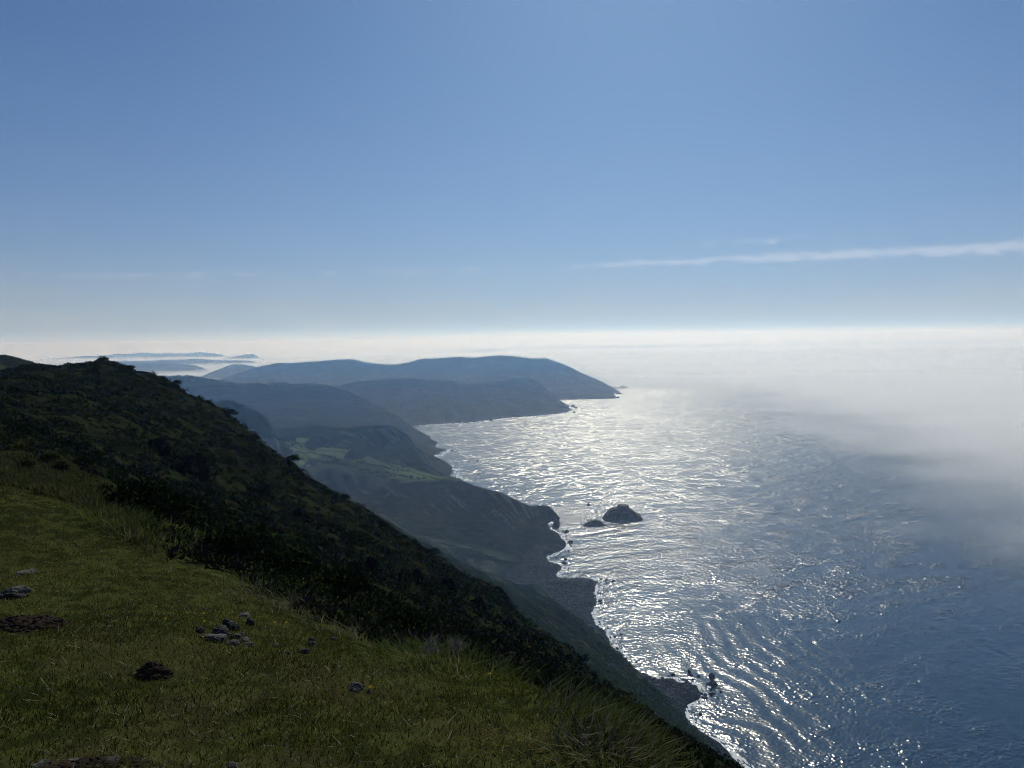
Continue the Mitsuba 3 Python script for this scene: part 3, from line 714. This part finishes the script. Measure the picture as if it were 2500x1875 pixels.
# woods on the ridge of the third headland and on the spur before the fields
W = []
for u in np.linspace(400, 700, 210):
    v0 = np.interp(u, [p[0] for p in [(300, 925), (422, 922), (516, 930), (581, 942), (662, 942), (700, 940)]], [925, 922, 930, 942, 942, 940])
    for _ in range(3):
        dep = 2900 + rng.normal() * 45
        if meshkit.fbm(np.array([[u / 30, 0.3, 0.1]]), 3, 80)[0] > 0.42:
            W.append(at_depth(u + rng.normal() * 2, v0 + 2 + abs(rng.normal()) * 5, dep))
c_land = Land(C_PTS)
W = np.array(W)
W[:, 2] = c_land(W[:, 0], W[:, 1]) + 1.0
n = len(W)
add_far('woodland', lumps(W, 4.5 + 4.5 * rng.random(n), rng), label='dark line of trees along the crest of the wooded ridge', category='wood', kind='stuff')
W = []
for _ in range(900):
    k = rng.random()
    u, v, dep = np.interp(k, [0, .3, .6, 1], [561, 604, 640, 660]), np.interp(k, [0, .3, .6, 1], [999, 1011, 1030, 1046]), np.interp(k, [0, .3, .6, 1], [1500, 1530, 1580, 1620])
    p = at_depth(u - 40 * rng.random() ** 1.5, v, dep - rng.random() * 60)
    W.append(p)
W = np.array(W)
W[:, 2] = coast(W[:, 0], W[:, 1]) + 0.5
n = len(W)
add_far('woodland_001', lumps(W[:620], 3.0 + 3.5 * rng.random(620), rng, tall=1.4), label='wooded spur running down to the green fields', category='wood', kind='stuff')


# trees, groves and hedges among the fields
def leafy(key, spots, r, per, leaf, label, category, group=None, flat=1.1):
    P = np.array(spots)
    n = len(P)
    add_far(key, lumps(P, r * (0.8 + 0.6 * rng.random(n)), rng, tall=flat, per=5), label, category, group)


GROVES = [((705, 1075), 13, 30, 20, 'tall dark grove between two pasture strips, left of the dark hill'), ((778, 1082), 20, 12, 18, 'dark triangular grove at the foot of the dark hill'),
          ((872, 1112), 18, 13, 16, 'rounded dark grove on the lower pastures under the dark hill'), ((728, 1046), 6, 8, 8, 'single bushy tree breaking the skyline above the fields'),
          ((766, 1134), 9, 5, 7, 'low thicket at the brink of the gully cliff'), ((818, 1128), 7, 6, 6, 'small round copse in the lower pasture strip'), ((762, 1045), 11, 5, 7, 'flat bushy crown on the skyline of the dark hill')]
for (u, v), wu, hv, cnt, text in GROVES:
    base = hit(u, v, 1200, 2000)
    px = base[1] / FOCAL
    spots = []
    for _ in range(cnt * 3):
        x, y = base[0] + np.clip(rng.normal() * (0.45 if cnt > 8 else 0.25), -1, 1) * wu * px, base[1] + rng.normal() * (7 if cnt > 8 else 2)
        spots.append([x, y, float(coast(np.array([x]), np.array([y]))[0]) + rng.random() * hv * px * 0.45])
    leafy(numbered('grove'), spots, max(2.6, 0.35 * wu * px), 60, 0.4, text, 'grove', 'groves among the pasture strips')
HEDGES = [[(640, 1062), (720, 1082), (770, 1100)], [(690, 1095), (760, 1106), (830, 1122)], [(660, 1096), (740, 1118), (860, 1140), (950, 1156)], [(800, 1092), (880, 1106), (960, 1132), (1040, 1146)],
          [(880, 1150), (960, 1163), (1040, 1170)], [(700, 1128), (760, 1122), (820, 1131), (870, 1140)], [(870, 1128), (930, 1140), (1000, 1150)], [(620, 1058), (660, 1060), (700, 1058)]]
HEDGE_TEXT = ['topmost sloping hedge', 'hedge running past the tall grove', 'longest hedge crossing the middle of the pastures', 'hedge at the foot of the dark hill', 'lowest hedge near the footpath', 'hedge above the gully cliff', 'broken hedge right of the rounded grove', 'faint hedge at the far left of the fields']
for line, text in zip(HEDGES, HEDGE_TEXT):
    spots = []
    P = [hit(u, v, 1200, 2000) for u, v in line]
    for a, b in zip(P[:-1], P[1:]):
        for t in np.arange(0, 1, 4.0 / max(np.linalg.norm(b - a), 4.1)):
            if rng.random() < 0.82:
                q = a + (b - a) * t + np.array([rng.normal() * 1.5, rng.normal() * 2.5, 0])
                q[2] = float(coast(q[:1], q[1:2])[0]) + 0.3
                spots.append(q)
    leafy(numbered('hedge'), spots, 2.0, 26, 0.6, 'dark ' + text, 'hedge', 'hedges between the pasture strips', flat=0.9)


# tall grass tufts along the brink
def tuft(u, v, r, h, n, green, text, pale=0.25, lean=(0, 0)):
    c = hit(u, v, 2.5, 30)
    a, q = rng.random(n) * 2 * PI, r * np.sqrt(rng.random(n))
    x, y = c[0] + q * np.cos(a), c[1] + q * np.sin(a)
    z = coast(x, y) - 0.02
    cols = blend((0.045, 0.075, 0.014), (0.10, 0.12, 0.03), rng.random(n)) * green
    p = rng.random(n) < pale
    cols[p] = np.array([0.17, 0.155, 0.10]) * (0.4 + 0.8 * rng.random(p.sum()))[:, None]
    az = np.arctan2(np.sin(a) + lean[1], np.cos(a) + lean[0]) + rng.normal(size=n) * 0.7
    n = len(x)
    mesh, cc = blades(np.stack([x, y, z], -1), 0.62 * h * (0.45 + 0.75 * rng.random(n)), 0.006 + 0.005 * rng.random(n), 0.15 + 0.45 * rng.random(n), az, 0.15 + 0.7 * rng.random(n), cols)
    add(numbered('grass_tuft'), mesh, 'mat_blade', color=cc, label=text, category='grass tuft', group='tall grass tufts along the brink')


for t in [(255, 1262, 0.35, 0.28, 220, 1.0, 'thin tall grass tuft at the far left end of the brink'), (305, 1280, 0.45, 0.34, 520, 1.3, 'bright green tall grass tuft by the first dark bush on the brink', 0.1), (345, 1305, 0.4, 0.34, 420, 0.8, 'darker grass tuft right beside the bright green one'),
          (440, 1330, 0.45, 0.36, 420, 1.2, 'upright green tuft above the middle of the left brink', 0.12), (490, 1352, 0.35, 0.26, 260, 0.8, 'short tuft with bent pale stalks on the left brink', 0.4), (535, 1368, 0.3, 0.3, 220, 1.1, 'slim green tuft where the brink bends down'),
          (625, 1440, 0.35, 0.3, 260, 1.0, 'green tuft at the head of the dark scrub hollow'), (690, 1475, 0.45, 0.28, 300, 0.6, 'dark tuft with bleached curling stalks in the scrub hollow', 0.5), (760, 1500, 0.4, 0.3, 280, 0.6, 'second bleached tuft down the scrub hollow', 0.55), (850, 1540, 0.4, 0.3, 260, 0.6, 'sparse pale tuft at the foot of the scrub hollow', 0.55),
          (930, 1575, 0.35, 0.24, 240, 0.9, 'tuft with long bent straws over the dark scrub', 0.4), (1010, 1600, 0.4, 0.22, 300, 1.1, 'low green tuft left of the pale seed heads', 0.2), (1120, 1615, 0.5, 0.25, 420, 1.1, 'low green tuft right below the pale seed heads', 0.2), (1190, 1622, 0.45, 0.3, 420, 0.5, 'brown dark tuft at the middle of the right brink', 0.3),
          (1260, 1645, 0.45, 0.3, 420, 0.6, 'broad dark tuft with dry straws next to the brown one', 0.3), (1330, 1680, 0.4, 0.26, 420, 1.2, 'fresh green tuft leaning out over the right brink', 0.15), (1400, 1712, 0.4, 0.28, 420, 1.0, 'green tuft with stiff straws pointing right', 0.3, (1.2, 0)),
          (1450, 1750, 0.38, 0.28, 420, 0.9, 'tuft of long straws fanned out to the right', 0.35, (1.6, 0)), (1500, 1790, 0.36, 0.26, 420, 0.8, 'dark tuft under the fanned straws', 0.3, (1.6, 0)), (1540, 1835, 0.32, 0.24, 380, 0.8, 'lowest tuft at the bottom right end of the brink', 0.35, (1.6, 0)), (1475, 1858, 0.22, 0.30, 260, 0.6, 'spiky tuft with whitish tips at the bottom edge', 0.6)]:
    tuft(*t[:6], t[6], *(t[7:]))

# pale seed heads
for k, (u, v, text) in enumerate([(1065, 1598, 'leftmost pale feathery seed head at the brink'), (1105, 1592, 'tallest pale feathery seed head'), (1125, 1590, 'bright feathery seed head right of the tallest one'), (1045, 1602, 'small drooping seed head at the left')]):
    c = hit(u, v + 18, 3, 30)
    n = 46
    t = rng.random(n)
    base = c + np.stack([0.02 * rng.normal(size=n) * (1 - t), 0.02 * rng.normal(size=n), 0.05 + 0.09 * t], -1)
    head = blades(base, 0.035 + 0.02 * rng.random(n), np.full(n, 0.006), 0.8 * np.ones(n), rng.random(n) * 2 * PI, 0.3 * np.ones(n), np.full((n, 3), 0.13) * np.array([1, 0.96, 0.8]))
    stalk = blades(np.array([c, c + [0.012, 0, 0]]), np.array([0.13, 0.12]), np.array([0.005, 0.005]), np.array([0.05, 0.1]), np.array([0.3, 2.0]), np.array([0.05, 0.05]), np.full((2, 3), 0.16))
    mesh, cc = joined([head, stalk])
    add(numbered('seed_head'), mesh, 'mat_blade', color=cc, label=text, category='grass seed head', group='pale seed heads at the brink')

# yellow flowers in the turf
for u, v in [(500, 1512), (500, 1532), (672, 1534), (700, 1533), (497, 1571), (905, 1697), (1195, 1663), (405, 1525)]:
    c = hit(u, v, 2.5, 20)
    a = np.arange(7) * 2 * PI / 7
    mesh, cc = joined([blades(np.repeat(c[None] + [0, 0, 0.045], 7, 0), np.full(7, 0.009), np.full(7, 0.008), np.full(7, 1.2), a, np.full(7, 0.4), np.full((7, 3), 1.0) * [0.6, 0.40, 0.02]),
                       blades(c[None], np.array([0.05]), np.array([0.003]), np.array([0.0]), np.array([0.0]), np.array([0.05]), np.array([[0.05, 0.08, 0.02]]))])
    add(numbered('flower'), mesh, 'mat_blade', color=cc, label='small yellow flower in the short turf', category='flower', group='yellow flowers in the turf')


# ------------------------------------------------------------------ stones and rocks
def rock_mesh(w, d, h, seed, sub=3, rough=0.28, sharp=1.0, fine=0.5):
    m = trimesh.creation.icosphere(subdivisions=sub, radius=1.0)
    v = np.array(m.vertices)
    r = np.random.default_rng(seed)
    off = r.random(3) * 50
    for _ in range(7):                                  # a few flat facets, as broken stone has
        n = r.normal(size=3)
        n /= np.linalg.norm(n)
        lim = 0.55 + 0.3 * r.random()
        over = np.maximum(v @ n - lim, 0)
        v -= over[:, None] * n * 0.85 * sharp
    k = meshkit.fbm(v * 1.6 + off, 4, seed) - 0.5
    j = np.abs(meshkit.fbm(v * 3.1 + off, 3, seed + 5) - 0.5)
    v *= (1 + rough * (2 * k + 0.9 * j + fine * (meshkit.fbm(v * 11 + off, 3, seed + 9) - 0.5)))[:, None]
    return trimesh.Trimesh(v * [w / 2, d / 2, h], m.faces, process=False)


def clods(key, u, v, wpx, hpx, deep, count, text, category, top=None):
    """A heap of crumbs of earth."""
    p = hit(u, v, 2.5, 30)
    s = math.dist(p, EYE) / FOCAL
    w, h = wpx * s / 2, hpx * s
    r = np.random.default_rng(int(u + v))
    a, q = r.random(count) * 2 * PI, np.sqrt(r.random(count))
    x, y = p[0] + w * q * np.cos(a) * (0.8 + 0.4 * r.random(count)), p[1] + w * deep * q * np.sin(a)
    z = coast(x, y) + h * np.clip(1 - q ** 2, 0, 1) * (0.5 + 0.5 * r.random(count)) - 0.008
    size = (0.010 + 0.022 * r.random(count) ** 2) * (1.3 - 0.6 * q)
    ball = trimesh.creation.icosphere(subdivisions=1)
    jit = 1 + 0.7 * (r.random((count, len(ball.vertices))) - 0.5)
    vv = ball.vertices[None] * (jit * size[:, None])[..., None] * np.array([1.25, 1.1, 0.8]) + np.stack([x, y, z], -1)[:, None]
    ff = ball.faces[None] + (np.arange(count) * len(ball.vertices))[:, None, None]
    add(numbered(key), trimesh.Trimesh(vv.reshape(-1, 3), ff.reshape(-1, 3), process=False), 'mat_soil', smooth=True, label=text, category=category)


def stone(u, v, wpx, hpx, text, name='stone', category='stone', mat='mat_stone', group=None, seed=None, sink=0.34, depth=None, y1=60, deep=0.9):
    p = hit(u, v, 2.5, y1) if depth is None else at_depth(u, v, depth)
    s = math.dist(p, EYE) / FOCAL
    w, h = wpx * s * 0.86, hpx * s * 0.86
    soil = mat == 'mat_soil'
    m = rock_mesh(w, w * deep, h * 0.62, seed or int(u * 7 + v), 5 if soil else 4, 0.42 if soil else 0.34, 0.2 if soil else 1.0, 1.5 if soil else 0.7)
    a = (u * 13 + v * 7) % 6.28
    m.apply_transform(trimesh.transformations.rotation_matrix(0.5 * math.sin(a), [0, 0, 1]))
    m.apply_translation(p + [0, w * deep * 0.3, h * (0.5 - sink)])
    add(numbered(name), m, mat, smooth=40, label=text, category=category, group=group)


PILE = 'stones of the broken pile on the turf'
for q in [(484, 1546, 24, 24, 'rounded stone at the left end of the broken pile'), (532, 1552, 42, 26, 'big dark wedge stone in the upper middle of the pile'), (553, 1538, 36, 28, 'topmost dark stone of the pile'), (573, 1540, 22, 26, 'upright dark stone beside the topmost one'),
          (525, 1568, 56, 22, 'longest dark stone at the front of the pile'), (550, 1562, 28, 18, 'pale-topped stone in the centre of the pile'), (497, 1560, 24, 14, 'flat grey stone low on the left of the pile'), (575, 1562, 26, 16, 'lichen grey stone right of the pile centre'),
          (592, 1570, 36, 14, 'long pale slab on the right of the pile'), (606, 1580, 30, 12, 'outermost right stone of the pile'), (566, 1577, 34, 12, 'thin slab at the front right of the pile'), (586, 1552, 20, 10, 'small chip at the back right of the pile')]:
    stone(*q, group=PILE)
for q in [(608, 1526, 22, 24, 'pointed dark stone standing alone behind the pile'), (590, 1506, 34, 8, 'half-buried flat stone farthest behind the pile'), (670, 1580, 18, 10, 'small stone in the turf right of the pile'), (760, 1567, 20, 14, 'upper stone of the stacked pair near the scrub'),
          (761, 1579, 22, 16, 'lower stone of the stacked pair near the scrub'), (743, 1597, 24, 22, 'leaning oval stone left of the stacked pair'), (704, 1599, 12, 8, 'little dark pebble between the pile and the leaning stone'), (812, 1562, 18, 10, 'low dark stone at the edge of the scrub hollow'),
          (868, 1688, 46, 22, 'squared grey block sunk in the turf at the centre'), (900, 1694, 16, 14, 'small stone touching the right end of the squared block'), (55, 1402, 44, 10, 'flat grey slab at the upper left of the turf'), (28, 1462, 64, 26, 'large stone with a pale top at the left edge'),
          (566, 1878, 30, 16, 'white-topped stone at the bottom edge'), (170, 1874, 46, 14, 'pale flake lying on the bare soil at the bottom left'), (265, 1868, 42, 14, 'grey slab at the right end of the bare soil'), (95, 1876, 40, 12, 'dark slab at the left end of the bare soil')]:
    stone(*q)
clods('molehill', 376, 1650, 64, 28, 0.8, 240, 'dark brown molehill of crumbly soil in the turf', 'molehill')
clods('earth_bank', 70, 1525, 150, 10, 0.7, 520, 'patch of dark crumbled earth under the large stone at the left edge', 'earth')
clods('bare_soil', 170, 1878, 300, 6, 0.22, 600, 'strip of bare dark soil along the bottom left edge', 'soil')

for q in [(455, 1160, 110, 95, 'largest black rock outcrop in the middle of the left hillside'), (378, 1098, 56, 44, 'smaller dark outcrop just above the largest one'), (905, 1400, 44, 60, 'dark crag standing in the scrub above the seed heads'), (1015, 1420, 40, 46, 'dark crag on the right of the scrub slope'),
          (1092, 1440, 46, 44, 'blocky crag close under the dark skyline edge'), (1170, 1490, 60, 50, 'dark outcrop halfway down the right slope'), (1240, 1530, 50, 40, 'lower outcrop right of the halfway one'), (735, 1270, 64, 46, 'dark outcrop on the slope under the fields')]:
    stone(*q, name='rock_outcrop', category='rock outcrop', mat='mat_crag', group='dark crags on the hillside', y1=170, sink=0.5)


def islet(u, v, profile, half, text):
    """A sea rock from its skyline profile [(metres across, height)] and half depth."""
    c = at_level(u, v)
    px, pz = zip(*profile)
    xs, ys = np.arange(px[0] - 3, px[-1] + 4, 1.2), np.arange(-half - 4, half + 5, 1.2)
    X, Y = np.meshgrid(xs, ys)
    z = np.interp(X + 3 * fb(X, Y, 9, 3, 90), px, pz, left=-3, right=-3)
    q = np.abs(Y + 3 * fb(X, Y, 8, 3, 91)) / half
    z = z * (1 - q ** 3.4) - 3.0 * q ** 4 + np.clip(z / 6, 0, 1) * (5.5 * ridged(X, Y, 12, 3, 92) + 2.0 * fb(X, Y, 4, 2, 93))
    m = sheet(xs, ys, np.maximum(z, -3))
    m.apply_translation([c[0], c[1], 0])
    add(numbered('sea_rock'), m, 'mat_rock', smooth=35, label=text, category='sea rock')


islet(1519, 1266, [(-38, 0), (-36, 2), (-30, 10), (-25, 16), (-16, 20), (-9, 21), (-7, 26), (3, 25), (11, 25), (13, 18), (20, 15), (27, 9), (34, 7), (37, 3), (38, 0)], 19, 'largest rocky island in the bay with a stepped top')
islet(1452, 1282, [(-22, 0), (-16, 3), (-8, 7), (2, 8.5), (9, 6.5), (16, 2.5), (22, 0)], 9, 'low dark islet just left of the largest island')
FAR = 'rocks off the far headlands'
SEA = [(1437, 1234, 10, 5, 'tiny rock beyond the low islet, left of the largest island', None),
       (1521, 948, 20, 7, 'outermost pointed stack off the farthest headland', None), (1504, 949, 13, 6, 'stack between the farthest headland and the pointed stack', None), (1511, 962, 16, 4, 'flat reef in front of the stacks off the farthest headland', None), (1508, 972, 9, 5, 'small rock nearest us at the tip of the farthest headland', None),
       (1398, 993, 10, 5, 'upper left rock off the second headland', FAR), (1405, 996, 9, 4, 'right rock off the second headland', FAR), (1382, 1006, 10, 6, 'dark rock against the tip of the second headland', FAR), (1402, 1008, 6, 4, 'lone small rock in the white water off the second headland', FAR), (1199, 1028, 9, 4, 'reef halfway along the shore of the second headland', FAR), (1104, 1102, 7, 4, 'small rock off the pointed third headland', FAR), (1166, 1125, 5, 3, 'tiny skerry in the open bay', None),
       (1359, 1286, 22, 26, 'dark stack at the mouth of the little cove', None), (1382, 1300, 11, 9, 'largest of the rocks below the cove', None)]
for u, v, w, h, text, g in SEA:
    c = at_level(u, v)
    s = math.dist(c, EYE) / FOCAL
    m = rock_mesh(w * s, w * s * 0.9, h * s * 0.85, int(u + v), 3, 0.4)
    m.apply_translation([c[0], c[1], h * s * 0.1])
    add(numbered('sea_rock'), m, 'mat_rock', smooth=35, label=text, category='sea rock', group=g)
CLUSTERS = [
    ('small dark rock awash below the cove promontory', 'rocks below the cove promontory', [(1374, 1300, 6), (1364, 1297, 5), (1383, 1311, 4), (1393, 1326, 14), (1395, 1334, 5), (1388, 1345, 4), (1358, 1363, 5), (1380, 1366, 8), (1378, 1376, 12), (1388, 1390, 5), (1366, 1398, 4)]),
    ('small dark rock awash off the wide boulder beach', 'rocks off the wide boulder beach', [(1467, 1415, 7), (1480, 1416, 5), (1497, 1419, 6), (1465, 1450, 7), (1464, 1468, 9), (1467, 1473, 8), (1474, 1487, 4), (1466, 1504, 4), (1464, 1518, 5), (1483, 1534, 4), (1513, 1539, 3), (1517, 1549, 6), (1518, 1557, 4), (1501, 1556, 6), (1490, 1556, 5), (1516, 1583, 5), (1506, 1583, 6), (1525, 1592, 4), (1498, 1591, 6), (1506, 1599, 6), (1527, 1608, 6), (1539, 1623, 5), (1553, 1617, 5), (1512, 1570, 4), (1495, 1573, 5), (1520, 1600, 4)]),
    ('dark boulder in the surf off the nearest boulder beach', 'boulders off the nearest boulder beach', [(1617, 1656, 7), (1644, 1649, 10), (1632, 1652, 5), (1686, 1649, 9), (1705, 1652, 7), (1729, 1671, 8), (1692, 1660, 6), (1676, 1664, 9), (1736, 1684, 7), (1713, 1695, 8), (1722, 1697, 8), (1736, 1695, 11), (1744, 1694, 6), (1760, 1690, 6), (1752, 1705, 5), (1722, 1704, 8), (1714, 1703, 6), (1668, 1660, 5), (1717, 1688, 5), (1700, 1706, 5)]),
    ('little rock in the white water below the bottom right slope', 'rocks below the bottom right slope', [(1699, 1765, 4), (1713, 1780, 4), (1692, 1740, 4), (1687, 1752, 4), (1720, 1790, 4), (1745, 1800, 4)])]
for text, g, items in CLUSTERS:
    for u, v, w in items:
        c = at_level(u, v)
        s = math.dist(c, EYE) / FOCAL
        m = rock_mesh(w * s * 1.1, w * s, w * s * 0.42, int(u * 3 + v), 2, 0.4)
        m.apply_translation([c[0], c[1], w * s * 0.08])
        add(numbered('sea_rock'), m, 'mat_rock', smooth=35, label=text, category='sea rock', group=g)
for u, v, w, h, text in [(1738, 1653, 14, 12, 'upper of the two big boulders off the nearest beach'), (1743, 1673, 19, 15, 'lower and largest boulder off the nearest beach'), (1751, 1680, 11, 3, 'flat ledge right below the largest boulder off the beach'), (1682, 1641, 8, 8, 'lone boulder farthest out above the nearest beach'), (1710, 1745, 9, 8, 'single round boulder in the surf below the nearest beach')]:
    c = at_level(u, v)
    s = math.dist(c, EYE) / FOCAL
    m = rock_mesh(w * s, w * s, h * s * 0.7, int(u + v), 3, 0.35)
    m.apply_translation([c[0], c[1], h * s * 0.1])
    add(numbered('sea_rock'), m, 'mat_rock', smooth=35, label=text, category='sea rock')

# the boulder beaches: more stones than anyone could count
lump = trimesh.creation.icosahedron()
m = 60000
bx, by = rng.uniform(-40, 200, m), rng.uniform(640, 1240, m)
bz = on_coast(bx, by, coast(bx, by))
keep = (bz > -0.9) & (bz < 9 + 5 * fb(bx, by, 40, 2, 95)) & (bx > -30 + 0.0 * by)
bx, by, bz = bx[keep][:6500], by[keep][:6500], bz[keep][:6500]
n = len(bx)
r = 0.45 + 1.5 * rng.random(n) ** 4
jit = 1 + 0.35 * (rng.random((n, len(lump.vertices))) - 0.5)
v = lump.vertices[None] * jit[..., None] * r[:, None, None] * np.stack([0.8 + 0.5 * rng.random(n), 0.8 + 0.5 * rng.random(n), 0.45 + 0.3 * rng.random(n)], -1)[:, None] + np.stack([bx, by, bz], -1)[:, None]
f = lump.faces[None] + (np.arange(n) * len(lump.vertices))[:, None, None]
add('boulders', trimesh.Trimesh(v.reshape(-1, 3), f.reshape(-1, 3), process=False), 'mat_rock', label='grey boulders heaped on the beaches at the foot of the cliffs', category='boulders', kind='stuff')

# the footpath on the slope below the pastures
track = [hit(u, v, 900, 2000) for u, v in [(1040, 1172), (1000, 1176), (975, 1178), (972, 1190), (955, 1203), (930, 1216), (905, 1232)]]
L, R = [], []
for a, b in zip(track[:-1], track[1:]):
    for t in np.linspace(0, 1, 14, endpoint=False):
        q = a + (b - a) * t
        w = np.array([0.55, 0.83]) * 1.3
        for side, keep in ((1, L), (-1, R)):
            x, y = q[0] + side * w[0], q[1] + side * w[1]
            keep.append([x, y, float(coast(np.array([x]), np.array([y]))[0]) + 0.35])
n = len(L)
i = np.arange(n - 1)
scene['mat_track'] = diffuse((0.13, 0.125, 0.10))
add('footpath', trimesh.Trimesh(np.array(L + R), np.vstack([np.stack([i, i + 1, i + 1 + n], 1), np.stack([i, i + 1 + n, i + n], 1)]), process=False), 'mat_track', kind='structure')

# white water along the shore
S = np.array([at_level(*q)[:2] for q in B_SHORE])
D = np.array([at_level(*q)[:2] for q in [(1389, 993.5), (1366, 1010), (1316, 1015), (1249, 1019.5), (1203, 1025), (1158, 1031), (1102, 1033.5), (1023, 1039)]])
CS = np.array([at_level(*q)[:2] for q in [(1052, 1112), (1075, 1112), (1094, 1098), (1110, 1100)]])
C2 = np.array([at_level(*q)[:2] for q in [(1095, 1138), (1105, 1145), (1119, 1168), (1125, 1182)]])
V, F, at = [], [], 0
for line, gap, size, spread in ((S, 1.4, 2.2, 9), (D, 8, 7, 16), (CS, 6, 5, 12), (C2, 5, 4.5, 11)):
    for a, b in zip(line[:-1], line[1:]):
        L = np.linalg.norm(b - a)
        nrm = np.array([abs(b[1] - a[1]), -abs(b[0] - a[0])]) / L
        for t in np.arange(0, 1, gap / max(L, gap * 1.01)):
            for _ in range(2):
                o = rng.exponential(1) * spread * 0.5 - 1.0
                if rng.random() < 0.35:
                    continue
                c0 = a + (b - a) * t + nrm * o + rng.normal(size=2) * size * 0.5
                k = 9
                ang = np.arange(k) * 2 * PI / k
                rad = size * (0.3 + 0.9 * rng.random()) * (0.5 + rng.random(k))
                dirn = (b - a) / L
                e = np.outer(np.cos(ang) * rad * 1.7, dirn) + np.outer(np.sin(ang) * rad * 0.6, [-dirn[1], dirn[0]])
                P = np.vstack([[c0], c0 + e])
                V.append(np.column_stack([P, np.full(k + 1, 0.12 + 0.25 * rng.random())]))
                F.append(np.stack([np.zeros(k, int), 1 + np.arange(k), 1 + (np.arange(k) + 1) % k], 1) + at)
                at += k + 1
add('sea_foam', trimesh.Trimesh(np.vstack(V), np.vstack(F), process=False), 'mat_foam', label='white surf breaking along the rocky shore', category='surf', kind='stuff')

# ------------------------------------------------------------------ houses on the ridge, a boat
scene['mat_white'] = diffuse((0.75, 0.74, 0.70))
scene['mat_roof'] = diffuse((0.16, 0.10, 0.08))
scene['mat_hull'] = diffuse((0.02, 0.022, 0.026), 0.5, 0.4)
for u, v, w, text in [(656, 949, 15, 'low white house at the right end of the tree line on the ridge'), (470, 932, 9, 'small white house among the trees at the left of the ridge')]:
    p = at_depth(u, v, 2840)
    p[2] = float(c_land(p[:1], p[1:2])[0])
    key = numbered('house')
    tell(key, text, 'house')
    wall = trimesh.creation.box([w, 8, 5])
    wall.apply_translation(p + [0, 0, 2.2])
    add(key + '__wall', wall, 'mat_white')
    gable = trimesh.convex.convex_hull(np.array([[sx * (w / 2 + .4), sy * 4.5, 0] for sx in (-1, 1) for sy in (-1, 1)] + [[sx * (w / 2 + .4), 0, 2.4] for sx in (-1, 1)]))
    gable.apply_translation(p + [0, 0, 4.75])
    add(key + '__roof', gable, 'mat_roof')
c = at_level(2048, 1518)
tell('boat', 'tiny dark open boat alone on the glittering sea', 'boat')
t = np.linspace(-1, 1, 13)
rows = []
for q in t:
    wide = 0.75 * (1 - abs(q) ** 2.6) + 0.02
    rows.append([[q * 2.0, -wide, 0.75 + 0.15 * q * q], [q * 1.9, -wide * 0.6, -0.15], [q * 1.9, wide * 0.6, -0.15], [q * 2.0, wide, 0.75 + 0.15 * q * q], [q * 1.8, wide * 0.7, 0.35], [q * 1.8, -wide * 0.7, 0.35]])
V = np.array(rows).reshape(-1, 3)
F = []
for i in range(12):
    for j in range(6):
        a, b = i * 6 + j, i * 6 + (j + 1) % 6
        F += [[a, a + 6, b + 6], [a, b + 6, b]]
hull = trimesh.Trimesh(V, F, process=False)
hull.apply_translation(c)
add('boat__hull', hull, 'mat_hull', smooth=40)
seat = trimesh.creation.box([0.3, 1.1, 0.06])
seat.apply_translation(c + [0.2, 0, 0.6])
add('boat__thwart', seat, 'mat_hull')
